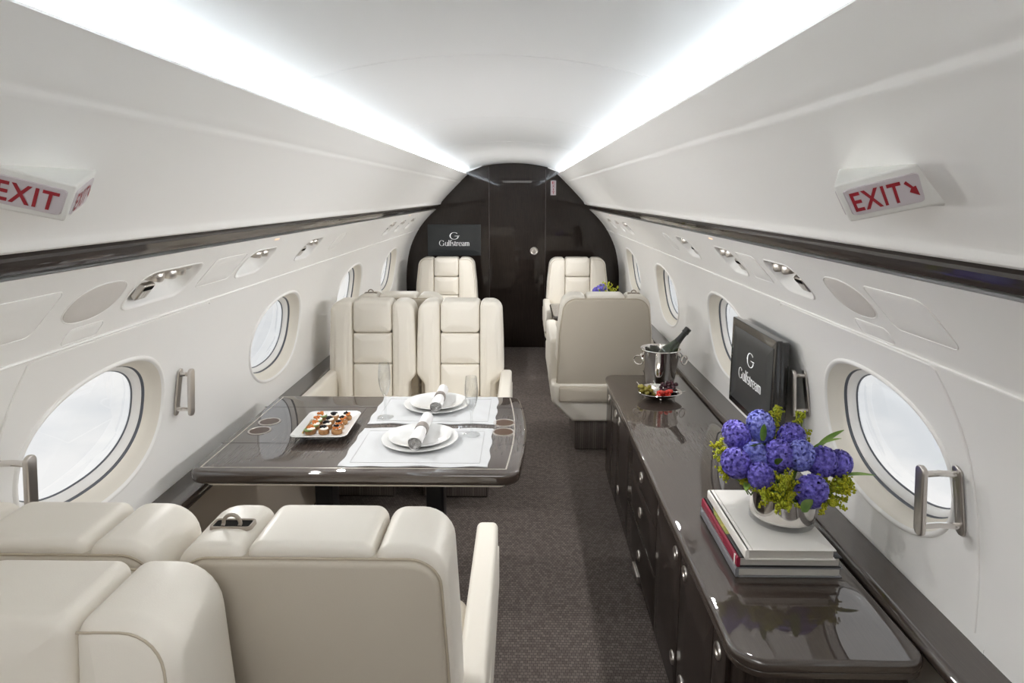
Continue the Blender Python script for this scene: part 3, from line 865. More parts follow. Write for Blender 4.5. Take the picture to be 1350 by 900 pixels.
# ------------------------------------------------------------------ seats
def make_seat(W, single, arms, slot, label, loc, rz, arm_z=.60):
    hw = W / 2; T = .165; K = .10
    ch = .115 if single else .108          # half width of the headrest
    e = thing('cabin_seat', label, 'seat', loc, rz)
    f = lambda u, v, d: (u, d + (.98 - v) * K, v)
    rc = .095 if single else .062
    tp = .035 if single else .012
    gap = .0025
    ztop = .98
    for s in (-1, 1):
        pts = [(ch + gap, .40), (hw - .045, .40), (hw - .045, .52), (hw, .575), (hw - tp * .25, .75), (hw - tp, ztop), (ch + gap, ztop)]
        rad = [.032, .032, .035, .05, .3, rc, .032]
        pl_ = roundpoly(pts, rad, 7)
        if s < 0: pl_ = [(-x, z) for x, z in pl_][::-1]
        mb = MB(); slab(mb, pl_, 0, T, .018, .030, .0, .008, ns=6, nc=4, fn=f); bo = mb.build('bolster', M['leather'], e)
        if single:
            ins = .015; dd = T - .030 * (1 - math.sqrt(1 - (1 - ins / .030) ** 2)) + .0004
            q = [p for p in offs(roundpoly(pts, rad, 7), ins)]
            q = [p for p in q if p[1] > .60 and p[0] > ch + .030]
            q = [(q[0][0], .62)] + q + [(ch + .012, q[-1][1])]
            sp = [f(s * u, v, dd) for u, v in q]
            mb = MB(); tube(mb, sp, .0020, 6); mb.build('seam', M['piping'], bo)
    mb = MB(); slab(mb, rrect(-ch, ch, .806, ztop + .001, .025), .004, T - .004, .016, .024, 0, .008, ns=5, nc=4, fn=f); mb.build('headrest', M['leather'], e)
    mb = MB(); slab(mb, rrect(-ch, ch, .634, .803, .010), .06, T - .010, .01, .018, 0, .010, ns=5, nc=4, fn=f); mb.build('back_cushion', M['leather'], e)
    mb = MB(); slab(mb, rrect(-ch, ch, .40, .631, .010), .06, T - .008, .01, .018, 0, .014, ns=5, nc=4, fn=f); mb.build('back_cushion', M['leather'], e)
    # rear shell panel with piping
    ins = .012
    pts = [(-hw + ins - .004, .42), (hw - ins + .004, .42), (hw - ins - tp * .25, .75), (hw - ins - tp, ztop - .024), (-(hw - ins - tp), ztop - .024), (-(hw - ins - tp * .25), .75)]
    rp = roundpoly(pts, [.012, .012, .3, rc * .85, rc * .85, .3], 8)
    mb = MB(); slab(mb, rp, -.010, .03, .012, .004, .010, 0, ns=5, nc=4, fn=f); bp = mb.build('rear_panel', M['leather_back'], e)
    pp = [f(u, v, -.0005) for u, v in offs(rp, -.0015)]
    mb = MB(); tube(mb, pp, .0026, 6, closed=True); mb.build('piping', M['piping'], bp)
    # lower shell
    o_ = hw + .025 if single else hw - .003
    sh = roundpoly([(-.185, .19), (.185, .19), (o_, .315), (o_, .43), (-o_, .43), (-o_, .315)], [.02, .02, .05, .02, .02, .05], 6)
    mb = MB(); slab(mb, sh, .035, .60, .02, .05, ns=5, nc=3, fn=lambda u, v, d: (u, d, v)); mb.build('lower_shell', M['leather'], e)
    mb = MB(); slab(mb, rrect(-hw + .02, hw - .02, .318, .415, .012), .015, .06, .012, .006, 0.004, 0, ns=4, fn=lambda u, v, d: (u, d, v)); mb.build('rear_kick_panel', M['leather_back'], e)
    # seat cushion
    cu = rrect(-hw + .03, hw - .03, .17, .66, .05)
    mb = MB(); slab(mb, cu, .33, .455, .02, .035, 0, .012, ns=5, nc=4); mb.build('seat_cushion', M['leather'], e)
    # arms
    for s, wid, outer in arms:
        x1 = hw + outer; x0 = x1 - wid
        ap = roundpoly([(.15, .38), (.74, .38), (.80, .45), (.80, arm_z - .002), (.15, arm_z)], [.02, .05, .06, .018, .03], 6)
        mb = MB(); slab(mb, ap, x0, x1, .016, .016, 0, .004, ns=5, nc=3, fn=lambda u, v, d: (s * d, u, v)); a_ = mb.build('armrest', M['leather'], e)
        mb = MB(); slab(mb, rrect(.16, .79, .40, .53, .02), x1 - .008, x1 + .004, .003, .004, ns=3, nc=2, fn=lambda u, v, d: (s * d, u, v)); mb.build('arm_side_panel', M['leather'], a_)
    # carpeted plinth
    mb = MB(); box(mb, -.17, .17, .06, .50, .0, .20, .012); mb.build('base', M['carpet'], e)
    # belt slot on top of one bolster
    if slot:
        bx = slot * (ch + (hw - tp - ch) * .40); by = .072; bz = ztop
        fr = rrect(-.037, .037, -.016, .016, .008, 4); n = len(fr); inner = offs(fr, .0045)
        mb = MB()
        lv = [(offs(fr, -.001), -.004), (fr, .0025), (offs(fr, .002), .0032), (inner, .002), (inner, -.006)]
        vs = []; fs = []
        for poly, d in lv: vs += [(bx + u, by + v, bz + d) for u, v in poly]
        for k in range(len(lv) - 1): fs += [(k*n+i, k*n+(i+1) % n, (k+1)*n+(i+1) % n, (k+1)*n+i) for i in range(n)]
        mb.add(vs, fs); sl = mb.build('headrest_latch_frame', M['frame'], e)
        mb = MB(); mb.add([(bx + u, by + v, bz + .0012) for u, v in inner], [tuple(range(n))]); mb.build('latch_well_shade', M['dark'], sl)  # flat dark sheet standing in for the shade down in the slot
        mb = MB(); tube(mb, [(bx - .015 + .0, by - .008, bz + .001)] + [(bx + .015 * math.cos(a), by - .004, bz + .004 + .016 * math.sin(a)) for a in [PI * (1 - k / 10) for k in range(11)]] + [(bx + .015, by - .008, bz + .001)], .0035, 8); mb.build('latch_loop', M['frame'], sl)
    return e

AIS = (1, .062, .045)
pairW = .485
near_a = make_seat(pairW, False, [(1, .062, .045)], -1, 'ivory leather seat with its plain back to us, nearest the aisle at the bottom', (-.262, .98, 0), 0)
near_w = make_seat(pairW, False, [], -1, 'ivory leather seat with its back to us, beside the left window and mostly hidden', (-.755, .985, 0), 0)
far_a = make_seat(pairW, False, [(-1, .062, .045)], 0, 'ivory leather seat facing us across the dining table, on the aisle side', (-.247, 3.615, 0), PI)
far_w = make_seat(pairW, False, [(1, .05, .004)], 0, 'ivory leather seat facing us across the dining table, on the window side', (-.734, 3.615, 0), PI)
SW = .58
a2 = [(-1, .062, .03), (1, .062, .03)]
make_seat(SW, True, a2, 0, 'ivory leather seat at bottom left corner of the view, facing us close up', (-.645, .948, 0), PI)
make_seat(SW, True, a2, -1, 'ivory leather seat turned away from us just behind the dining pair on the left', (-.64, 3.70, 0), 0)
make_seat(SW, True, a2, 1, 'ivory leather seat with its broad back to us past the wooden credenza', (.592, 3.70, 0), 0, arm_z=.68)
make_seat(SW, True, a2, 0, 'ivory leather seat facing us under the dark screen at the bulkhead', (-.612, 6.08, 0), PI)
make_seat(SW, True, a2, 0, 'ivory leather seat facing us right of the bulkhead door', (.615, 6.08, 0), PI)

# ------------------------------------------------------------------ dining table
TZ = .68
TB = thing('dining_table', 'dark lacquered folding dining table with metal inlay between the facing seats', 'table', (-.44, 2.32, 0))
tx, ty = -.44, 2.32
def loc2(p): return [(x - tx, y - ty) for x, y in p]
topo = [(-.985, 1.92), (.085, 1.92)]
for k in range(1, 8):
    t = k / 8; topo.append((.085 + .030 * math.sin(PI * t) + .0, 1.92 + (2.715 - 1.92) * t))
topo += [(.085, 2.715), (-.985, 2.715)]
rad = [.045, .055] + [.2] * 7 + [.055, .03]
mb = MB(); slab(mb, loc2(roundpoly(topo, rad, 7)), TZ - .045, TZ, .016, .014, ns=6, nc=3); mb.build('tabletop', M['wood_y'], TB)
mb = MB(); slab(mb, loc2(rrect(-.955, .055, 1.95, 2.69, .04)), TZ - .062, TZ - .040, .008, .004, ns=4, nc=2); mb.build('underside_tray', M['leather'], TB)
mb = MB(); zt = TZ + .0004
def strip(mb, path, wd):
    for (a, b) in zip(path, path[1:]):
        a = Vector(a); b = Vector(b); t = (b - a).normalized(); n = Vector((-t.y, t.x)) * wd / 2
        q = [a - n, b - n, b + n, a + n]
        vs = [(p.x - tx, p.y - ty, zt) for p in q] + [(p.x - tx, p.y - ty, TZ - .002) for p in q]
        mb.add(vs, [(0, 1, 2, 3), (0, 1, 5, 4), (1, 2, 6, 5), (2, 3, 7, 6), (3, 0, 4, 7)])
rl = [(.045 + .024 * math.sin(PI * k / 10), 1.955 + (2.69 - 1.955) * k / 10) for k in range(11)]
strip(mb, rl, .005); strip(mb, [(-.955, 1.957), (.045, 1.957)], .004); strip(mb, [(-.955, 1.955), (-.955, 2.69)], .005)
mb.build('inlay', M['inlay'], TB, flat=True)
mb = MB(); strip(mb, [(-.984, 2.165), (.108, 2.165)], .0022); strip(mb, [(-.984, 2.56), (.106, 2.56)], .0022); mb.build('leaf_joint', M['line'], TB, flat=True)
for cx in (-.895, .028):
    for cy in (2.285, 2.382):
        mb = MB(); lathe(mb, [(.043, -.001), (.0425, .0022), (.040, .003), (.0365, .0022), (.0355, -.001)], 36, (cx - tx, cy - ty, TZ)); rg = mb.build('cup_holder_ring', M['satin'], TB)
        mb = MB(); lathe(mb, [(.0358, .0008), (.02, .0008), (0, .0008)], 36, (cx - tx, cy - ty, TZ)); mb.build('cup_holder_well', M['cup'], rg)
for x in (-.66, -.235):
    mb = MB(); box(mb, x - .034 - tx, x + .034 - tx, -.05, .05, .02, TZ - .06, .012); lg = mb.build('leg', M['legdark'], TB)
    mb = MB(); box(mb, x - .06 - tx, x + .06 - tx, -.09, .09, 0.0, .022, .006); mb.build('leg_foot', M['legdark'], lg)

# placemats
def placemat(x0, x1, y0, y1, seed, label):
    rnd = random.Random(seed); ph = [rnd.uniform(0, 6.28) for _ in range(8)]
    def hz(x, y, u, v):
        edge = min(u, 1 - u, v, 1 - v)
        k = max(0, 1 - edge / .10)
        return TZ + .0016 + .0032 * k * (.5 + .5 * math.sin(x * 23 + ph[0]) * math.sin(y * 31 + ph[1])) + .0006 * math.sin(x * 70 + ph[2]) * math.sin(y * 60)
    nx, ny = 44, 30; vs = []; fs = []
    for j in range(ny + 1):
        for i in range(nx + 1):
            u = i / nx; v = j / ny
            x = x0 + (x1 - x0) * u; y = y0 + (y1 - y0) * v
            if j in (0, ny): y += .004 * math.sin(u * 19 + ph[3]) * (1 if j else 1)
            if i in (0, nx): x += .003 * math.sin(v * 17 + ph[4])
            vs.append((x, y, hz(x, y, u, v)))
    N = len(vs)
    vs += [(x, y, TZ + .0004) for x, y, z in vs]
    for j in range(ny):
        for i in range(nx):
            a = j * (nx + 1) + i; q = (a, a + 1, a + nx + 2, a + nx + 1)
            fs.append(q); fs.append(tuple(N + k for k in q[::-1]))
    per = [i for i in range(nx)] + [(j * (nx + 1) + nx) for j in range(ny)] + [ny * (nx + 1) + nx - i for i in range(nx)] + [(ny - j) * (nx + 1) for j in range(ny)]
    for a, b in zip(per, per[1:] + per[:1]): fs.append((a, b, N + b, N + a))
    e = thing('placemat', label, 'placemat', group='placemats on the dining table')
    MB().add(vs, fs).build('cloth', M['linen'], e)
    m = .030; path = [(x0 + m, y0 + m), (x1 - m, y0 + m), (x1 - m, y1 - m), (x0 + m, y1 - m)]
    pp = []
    for (a, b) in zip(path, path[1:] + path[:1]):
        for k in range(12):
            x = a[0] + (b[0] - a[0]) * k / 12; y = a[1] + (b[1] - a[1]) * k / 12
            pp.append((x, y, hz(x, y, (x - x0) / (x1 - x0), (y - y0) / (y1 - y0)) + .0002))
    mb = MB(); tube(mb, pp, .0009, 5, closed=True); mb.build('hem_stitch', mat('grey_hem_thread', (.40, .40, .40), .9), e)  # plain grey stitch line around the hem
placemat(-.505, -.013, 1.968, 2.315, 3, 'white linen placemat at the near side of the dining table')
placemat(-.505, -.006, 2.362, 2.695, 8, 'white linen placemat at the far side of the dining table')

def plate(r, c, z, label, deep=.012):
    mb = MB()
    prof = [(0, .002), (r * .58, .002), (r * .66, .0035), (r * .97, deep), (r, deep + .0012), (r * .995, deep + .0028), (r * .96, deep + .0022), (r * .68, .0068), (r * .60, .0052), (0, .0050)]
    lathe(mb, prof, 56, (c[0], c[1], z)); o = mb.build('plate', M['china'], ang=50)
    return tag(o, label, 'plate', 'white plates on the dining table')
n1 = (-.272, 2.192); n2 = (-.262, 2.580)
for c, wd in ((n1, 'near'), (n2, 'far')):
    plate(.138, c, TZ + .003, 'large white under plate on the %s placemat' % wd)
    plate(.113, (c[0], c[1] + .002), TZ + .010, 'small white plate stacked on the %s under plate' % wd)
def napkin(a, b, r, wd):
    A = Vector(a); B = Vector(b); ax = (B - A); Ln = ax.length
    e = thing('napkin', 'rolled white napkin lying across the %s plate' % wd, 'napkin', group='rolled napkins on the plates')
    q = ax.to_track_quat('Z', 'Y').to_matrix()
    def pt(rr, th, s): return A + q @ Vector((rr * math.cos(th), rr * math.sin(th), s * Ln))
    mb = MB(); n = 30; m = 14; vs = []; fs = []
    for k in range(m + 1):
        s = k / m; rr = r * (1 + .05 * math.sin(s * 5) + .06 * abs(2 * s - 1) ** 3)
        if abs(s - .5) < .12: rr *= .93
        for i in range(n):
            th = 2 * PI * i / n
            vs.append(pt(rr * (1 + .03 * math.sin(3 * th + s * 3)), th, s + .012 * math.sin(2 * th + 1) * (1 if k in (0, m) else 0)))
    for k in range(m):
        fs += [(k*n+i, k*n+(i+1) % n, (k+1)*n+(i+1) % n, (k+1)*n+i) for i in range(n)]
    mb.add(vs, fs)
    # spiral layers at both ends
    for s0, sg in ((0, 1), (1, -1)):
        sp = [];
        for k in range(60):
            th = k * .32; rr = r * (1.0 - .88 * k / 60); sp.append((rr, th))
        vs = []; fs = []
        for rr, th in sp:
            vs.append(pt(rr, th, s0 + sg * (.0 + .0015 * 1))); vs.append(pt(rr, th, s0 + sg * .05))
        for k in range(len(sp) - 1): fs.append((2*k, 2*k+2, 2*k+3, 2*k+1))
        mb.add(vs, fs)
        vs = [pt(0, 0, s0 + sg * .05)] + [pt(r * .99, 2 * PI * i / 24, s0 + sg * .05) for i in range(24)]
        mb.add(vs, [(0, 1 + i, 1 + (i + 1) % 24) for i in range(24)])
    mb.build('cloth_roll', M['napkin'], e, ang=60)
    mb = MB(); n = 32; pr = [(r * .96, -.06), (r * 1.07, -.075), (r * 1.09, 0), (r * 1.07, .075), (r * .96, .06)]
    vs = []
    for rr, ds in pr:
        vs += [pt(rr, 2 * PI * i / n, .52 + ds) for i in range(n)]
    fs = []
    for k in range(len(pr) - 1): fs += [(k*n+i, k*n+(i+1) % n, (k+1)*n+(i+1) % n, (k+1)*n+i) for i in range(n)]
    mb.add(vs, fs); mb.build('napkin_ring', M['nring'], e)
napkin((-.268, 2.055, TZ + .0455), (-.262, 2.315, TZ + .0455), .022, 'near')
napkin((-.246, 2.430, TZ + .0455), (-.246, 2.672, TZ + .0455), .022, 'far')

def flute(x, y, label):
    e = thing('champagne_flute', label, 'glass', (x, y, TZ + .0045), group='champagne flutes on the dining table')
    mb = MB(); lathe(mb, [(0, 0), (.031, .0003), (.032, .0012), (.028, .0024), (.012, .0055), (.0055, .011), (.0042, .022), (.0040, .05), (.0040, .078), (.0052, .086), (.009, .094)], 36); mb.build('foot_and_stem', M['glass'], e)
    mb = MB(); lathe(mb, [(0, .096), (.005, .092), (.009, .094), (.0165, .112), (.0225, .138), (.0245, .160), (.0240, .185), (.0215, .214), (.0203, .222), (.0198, .2225), (.0194, .222), (.0206, .214), (.0231, .185), (.0236, .160), (.0216, .138), (.0157, .1125), (.006, .098), (0, .0975)], 36); mb.build('bowl', M['glass'], e)
flute(-.447, 2.428, 'tall champagne flute on the left end of the far placemat')
flute(-.089, 2.246, 'tall champagne flute on the right end of the near placemat')

# serving tray with canapes
TRX, TRY = -.640, 2.295
TR = thing('serving_tray', 'square white rimmed serving dish of canapes on the dining table', 'tray', (TRX, TRY, TZ), D2R(1.5))
hw_, hl_ = .103, .137
o_ = rrect(-hw_, hw_, -hl_, hl_, .028, 6)
mb = MB(); lev = [(offs(o_, .03), .012), (offs(o_, .022), .013), (offs(o_, .006), .022), (o_, .026), (offs(o_, .002), .0285), (offs(o_, .008), .027), (offs(o_, .022), .0195), (offs(o_, .028), .0175)]
n = len(o_); vs = []; fs = []
for p, z in lev: vs += [(x, y, z) for x, y in p]
for k in range(len(lev) - 1): fs += [(k*n+i, k*n+(i+1) % n, (k+1)*n+(i+1) % n, (k+1)*n+i) for i in range(n)]
fs.append(tuple(range(n))[::-1]); fs.append(tuple((len(lev) - 1) * n + i for i in range(n)))
mb.add(vs, fs); mb.build('dish', M['china'], TR, ang=50)
mb = MB(); slab(mb, rrect(-.060, .060, -.09, .09, .02), .0005, .0125, .001, .001, ns=2); mb.build('dish_foot', M['china'], TR)
FK = thing('cocktail_fork', 'slim gilt fork lying along the left rim of the white dish', 'fork', (TRX - .070, TRY - .01, TZ + .0195), D2R(4))
mb = MB(); tube(mb, [(0, -.075, .002), (0, -.02, .003), (0, .03, .003)], .0022, 8, rfun=lambda s: .0032 - .0012 * s); mb.build('handle', M['gold'], FK)
mb = MB()
for dx in (-.004, 0, .004): tube(mb, [(0, .028, .003), (dx, .040, .003), (dx, .068, .002)], .0011, 6)
mb.build('tines', M['gold'], FK)
def canape(kind):
    e = empty('canape')
    mb = MB(); rnd = random.Random(kind + 5)
    prof = [(0, 0), (.0175, 0), (.0195, .004), (.0200, .010), (.0185, .015), (.014, .0178), (0, .0185)]
    lathe(mb, prof, 20); mb.build('bread_base', M['bun'], e, ang=60)
    mb = MB(); lathe(mb, [(0, .0165), (.011, .017), (.0150, .0185), (.0145, .0215), (.010, .0245), (0, .0255)], 18, ((.003 if kind != 1 else 0), -.002, 0)); mb.build('cream', M['cream_f'], e, ang=60)
    if kind == 0:
        mb = MB(); lathe(mb, [(0, .0150), (.0165, .0150), (.0168, .0185), (0, .0190)], 20, (-.004, -.008, 0)); mb.build('cucumber_slice', M['cuke'], e)
        m_, r_, z_, n_ = M['roe'], .0042, .026, 24
    elif kind == 1: m_, r_, z_, n_ = M['caviar'], .0032, .026, 40
    else: m_, r_, z_, n_ = M['caviar'], .0030, .028, 26
    mb = MB()
    for i in range(n_):
        a = rnd.uniform(0, 6.28); d = .0115 * math.sqrt(rnd.random()) * (1 if kind < 2 else .75)
        ellipsoid(mb, (d * math.cos(a) + (.002 if kind == 2 else 0), d * math.sin(a) + .001, z_ + rnd.uniform(-.002, .004) - d * .2), r_, r_, r_ * .9, 7, 5)
    mb.build('topping', m_, e, ang=80)
    if kind == 2:
        mb = MB()
        for i in range(14):
            a = rnd.uniform(1.5, 4.6); ellipsoid(mb, (.012 * math.cos(a), .012 * math.sin(a), .0235 + rnd.uniform(-.002, .002)), .0040, .0040, .0038, 7, 5)
        mb.build('roe', M['roe'], e, ang=80)
    return e
protos = [canape(0), canape(1), canape(2)]
col_lab = ['canape with orange roe and cucumber in the left row of the dish', 'canape heaped with black caviar on cream in the middle row of the dish', 'canape with black caviar, roe and cream in the right row of the dish']
Rt = Matrix.Rotation(D2R(1.5), 2)
for k in range(3):
    for r in range(4):
        o = protos[k] if r == 0 else dup(protos[k])
        u = Rt @ Vector((-.040 + .047 * k + .003 * math.sin(r * 2 + k), -.078 + .048 * r))
        o.location = (TRX + u.x, TRY + u.y, TZ + .0176); o.rotation_euler = (0, 0, .5 * r + k)
        tag(o, col_lab[k], 'canape', ['orange roe canapes', 'black caviar canapes', 'caviar and roe canapes'][k])

# ------------------------------------------------------------------ credenza
CX0, CX1, CY0, CY1, CZ = .553, .975, 1.225, 3.43, .578
CR = thing('credenza', 'long low dark wood credenza with lacquered top along the right wall', 'cabinet', (.765, 2.33, 0))
ox, oy = .765, 2.33
def cl(p): return [(x - ox, y - oy) for x, y in p]
mb = MB(); slab(mb, cl(roundpoly([(CX0, CY0), (CX1 - .004, CY0), (CX1 - .004, CY1), (CX0, CY1)], [.075, .05, .02, .06], 9)), CZ - .030, CZ, .012, .012, ns=6, nc=3); mb.build('countertop', M['wood_y'], CR)
mb = MB(); slab(mb, cl(roundpoly([(CX0 + .006, CY0 + .006), (CX1 - .006, CY0 + .006), (CX1 - .006, CY1 - .006), (CX0 + .006, CY1 - .006)], [.07, .045, .02, .055], 9)), CZ - .045, CZ - .029, .004, .002, ns=3, nc=2); mb.build('top_moulding', M['wood_y'], CR)
mb = MB(); slab(mb, cl(roundpoly([(CX0 + .022, CY0 + .03), (CX1 - .02, CY0 + .03), (CX1 - .02, CY1 - .02), (CX0 + .022, CY1 - .02)], [.05, .03, .01, .03], 6)), 0, CZ - .043, .002, .002, ns=2, nc=2); mb.build('body', M['wood_z'], CR)
fx = CX0 + .022
cols = [(1.315, 1.409, [(.05, .530)], 'door', -1), (1.414, 1.727, [(.05, .530)], 'door', 1), (1.733, 2.055, [(.05, .530)], 'door', -1),
        (2.060, 2.64, [(.05, .236), (.240, .412), (.416, .530)], 'drawer', 0), (2.645, 2.965, [(.05, .530)], 'door', 1), (2.970, 3.165, [(.05, .530)], 'door', -1), (3.17, 3.37, [(.05, .530)], 'door', 0)]
def pull(parent, y, z):
    mb = MB(); lathe(mb, [(0, .001), (.009, .001), (.0105, .003), (.013, .005), (.0175, .0055), (.0205, .004), (.0215, 0)], 24, (fx - .012 - ox, y - oy, z), Matrix.Rotation(-PI / 2, 3, 'Y')); k = mb.build('pull_rosette', M['satin'], parent)
for a, b, zz, kind, kn in cols:
    for z0, z1 in zz:
        mb = MB(); slab(mb, rrect(a - oy, b - oy, z0, z1, .003, 3), -.012, .002, .0015, .001, ns=2, nc=2, fn=lambda u, v, d: (fx - ox + d, u, v)); dr = mb.build(kind, M['wood_z'], CR)
        yk = (a + b) / 2 if kn == 0 else (b - .045 if kn > 0 else a + .055)
        pull(dr, yk, (z0 + z1) / 2 if kind == 'drawer' else .492)
        if kind == 'door' and b - a > .3: pull(dr, yk - .01, .150)
mb = MB(); slab(mb, rrect(2.36 - oy, 2.47 - oy, .012, .046, .003, 3), -.016, .004, .002, .001, ns=2, fn=lambda u, v, d: (fx - ox + d, u, v)); mb.build('vent_plate', M['satin'], CR)

# ice bucket
BX, BY = .816, 3.235
BK = thing('ice_bucket', 'polished steel ice bucket with ring handles at the far end of the credenza', 'bucket', (BX, BY, CZ))
mb = MB(); lathe(mb, [(0, 0), (.070, 0), (.073, .003), (.0745, .012), (.098, .188), (.102, .191), (.1035, .195), (.1015, .198), (.098, .196), (.0955, .188), (.072, .014), (0, .010)], 48); mb.build('pail', M['chrome'], BK, ang=50)
for s in (-1, 1):
    mb = MB(); ellipsoid(mb, (s * .097, -.015 * 0, .158), .010, .010, .012, 12, 8); lug = mb.build('handle_lug', M['chrome'], BK)
    ring = [(s * (.105 + .004), .024 * math.cos(a) * .8, .140 + .024 * math.sin(a)) for a in [2 * PI * k / 24 for k in range(24)]]
    ring = [(s * (.104 + .020 * math.cos(a) + .014), -.03 + .02 * math.cos(a), .142 + .023 * math.sin(a)) for a in [2 * PI * k / 24 for k in range(24)]]
    mb = MB(); tube(mb, ring, .0032, 8, closed=True); mb.build('ring_handle', M['chrome'], lug)
# bottle leaning in it
BT = tag(empty('champagne_bottle'), 'dark green champagne bottle with black foil neck leaning in the steel bucket', 'bottle')
A = Vector((BX - .055, BY + .01, CZ + .045)); B = Vector((.975, 3.215, .915)); ax = (B - A); Ln = ax.length
BT.location = A; BT.rotation_mode = 'QUATERNION'; BT.rotation_quaternion = ax.to_track_quat('Z', 'Y')
k_ = Ln / .325
mb = MB(); lathe(mb, [(0, .002), (.034, 0), (.0405, .004), (.0415, .012), (.0415, .150), (.0395, .172), (.033, .195), (.025, .216), (.0188, .236), (.0162, .252)], 36); b_ = mb.build('body', M['bottle'], BT, ang=60)
mb = MB(); lathe(mb, [(.0185, .238), (.0168, .252), (.0152, .275), (.0150, .292), (.0185, .294), (.0185, .303), (.0172, .306), (.0178, .310), (.0178, .322), (.015, .3252), (0, .326)], 32); mb.build('foil', M['foil'], BT, ang=40)

# olive dish
DX, DY = .768, 3.025
DS = thing('olive_dish', 'silver lobed dish of olives and tomatoes in front of the ice bucket', 'dish', (DX, DY, CZ))
mb = MB(); vs = []; fs = []; n = 60
def dish_r(a): return 1 + .07 * math.cos(3 * (a - PI / 2 - .15))
lev = [(.0, .004), (.035, .004), (.060, .010), (.085, .022), (.101, .033), (.105, .0355), (.104, .037), (.099, .0355), (.083, .0255), (.058, .014), (.034, .008), (0, .008)]
for r, z in lev:
    for i in range(n):
        a = 2 * PI * i / n; k = 1 + (dish_r(a) - 1) * min(1, r / .08)
        vs.append((r * k * math.cos(a), r * k * math.sin(a), z))
for k in range(len(lev) - 1): fs += [(k*n+i, k*n+(i+1) % n, (k+1)*n+(i+1) % n, (k+1)*n+i) for i in range(n)]
mb.add(vs, fs); mb.build('bowl', M['chrome'], DS, ang=60)
mb = MB()
for a in (.5, 2.6, 4.7): ellipsoid(mb, (.05 * math.cos(a), .05 * math.sin(a), .005), .006, .006, .005, 10, 6)
mb.build('dish_feet', M['chrome'], DS)
def pile(name, m, rx, rz, spots, label, cat, group, jitter=True):
    base = None
    for k, (x, y, z) in enumerate(spots):
        if base is None:
            mb = MB(); ellipsoid(mb, (0, 0, 0), rx, rx * .82, rz, 14, 10); o = base = mb.build(name, m)
        else:
            o = base.copy(); COL.objects.link(o)
        o.location = (DX + x, DY + y, CZ + z)
        o.rotation_euler = (random.uniform(-.4, .4), random.uniform(-.4, .4), random.uniform(0, 3))
        tag(o, label, cat, group)
def bowlz(x, y, r): 
    d = math.hypot(x, y)
    if d < .034: return .008 + r
    return .008 + r + (d - .034) * .33 + (max(0, d - .06) * .12)
def heap(c, rad, n_, rr, layers):
    """spots laid side by side, later ones resting higher"""
    rnd = random.Random(int(c[0] * 1e4) + n_); out_ = []
    tries = 0
    while len(out_) < n_ and tries < 6000:
        tries += 1
        a = rnd.uniform(0, 6.28); d = rad * math.sqrt(rnd.random())
        x = c[0] + d * math.cos(a); y = c[1] + d * math.sin(a)
        z = bowlz(x, y, rr)
        for (px, py, pz) in out_:
            h = math.hypot(px - x, py - y)
            if h < 2 * rr: z = max(z, pz + math.sqrt(max(0, (2 * rr) ** 2 - h * h)) * .96)
        if z < bowlz(x, y, rr) + rr * 2.0 * layers: out_.append((x, y, z))
    return out_
pile('green_olive', M['olive'], .0125, .0105, heap((-.058, .010), .036, 15, .0105, .9), 'green olive heaped at the left of the silver dish', 'olive', 'green olives in the dish')
pile('dark_olive', M['olive_d'], .0115, .0095, heap((.052, .034), .040, 20, .0098, .9), 'dark purple olive heaped at the back right of the silver dish', 'olive', 'dark olives in the dish')
pile('cherry_tomato', M['tomato'], .0115, .0105, heap((.014, -.052), .034, 13, .0105, .9), 'small red tomato heaped at the front of the silver dish', 'tomato', 'red tomatoes in the dish')
for k, (a, b, lb) in enumerate([((-.070, .02, .03), (-.098, .05, .062), 'silver pick sticking up from the green olives'), ((.005, .02, .03), (-.016, .05, .068), 'silver pick standing at the middle of the olive dish'), ((.06, -.03, .038), (.115, -.045, .044), 'silver pick poking out right of the red tomatoes')]):
    e = thing('cocktail_pick', lb, 'pick', (DX, DY, CZ), group='silver picks in the olive dish')
    A = Vector(a); B = Vector(b)
    mb = MB(); tube(mb, [A, B], .0022, 8); mb.build('shaft', M['chrome'], e)
    mb = MB(); ellipsoid(mb, B, .0032, .0032, .0032, 10, 6); mb.build('tip_ball', M['chrome'], e)

# books
def book(name, x0, x1, y0, y1, z0, z1, cover, spine, label, rz=0, th=.003, fill=None):
    cx, cy = (x0 + x1) / 2, (y0 + y1) / 2
    e = thing(name, label, 'book', (cx, cy, z0), rz, group='stacked books under the vase')
    hx, hy, h = (x1 - x0) / 2, (y1 - y0) / 2, z1 - z0
    mb = MB(); box(mb, -hx, hx, -hy, hy, 0, th, .001); mb.build('lower_cover', cover, e)
    mb = MB(); box(mb, -hx, hx, -hy, hy, h - th, h, .001); tp = mb.build('upper_cover', cover, e)
    mb = MB(); slab(mb, roundpoly([(-hx - .004, 0.0), (-hx + .006, 0), (-hx + .006, h), (-hx - .004, h)], [.005, .001, .001, .005], 4), -hy, hy, .001, .001, ns=2, nc=2, fn=lambda u, v, d: (u, d, v)); sp = mb.build('spine', spine, e)
    mb = MB(); vs = []; fs = []
    box(mb, -hx + .004, hx - .005, -hy + .005, hy - .005, th, h - th, .0008); mb.build('pages', M['pages'], e)
    return e, tp, sp, hx, hy, h
zb = CZ
b1 = book('book', .655, .928, 1.532, 1.862, zb, zb + .027, M['book_g'], M['book_g'], 'grey book at the bottom of the stack on the credenza')
b2 = book('book', .658, .925, 1.534, 1.860, zb + .027, zb + .056, M['book_k'], M['book_r'], 'black book with dark red spine in the middle of the stack')
b3 = book('book', .674, .902, 1.520, 1.858, zb + .056, zb + .084, M['book_w'], M['book_w'], 'white cloth bound book topmost of the stack under the vase')
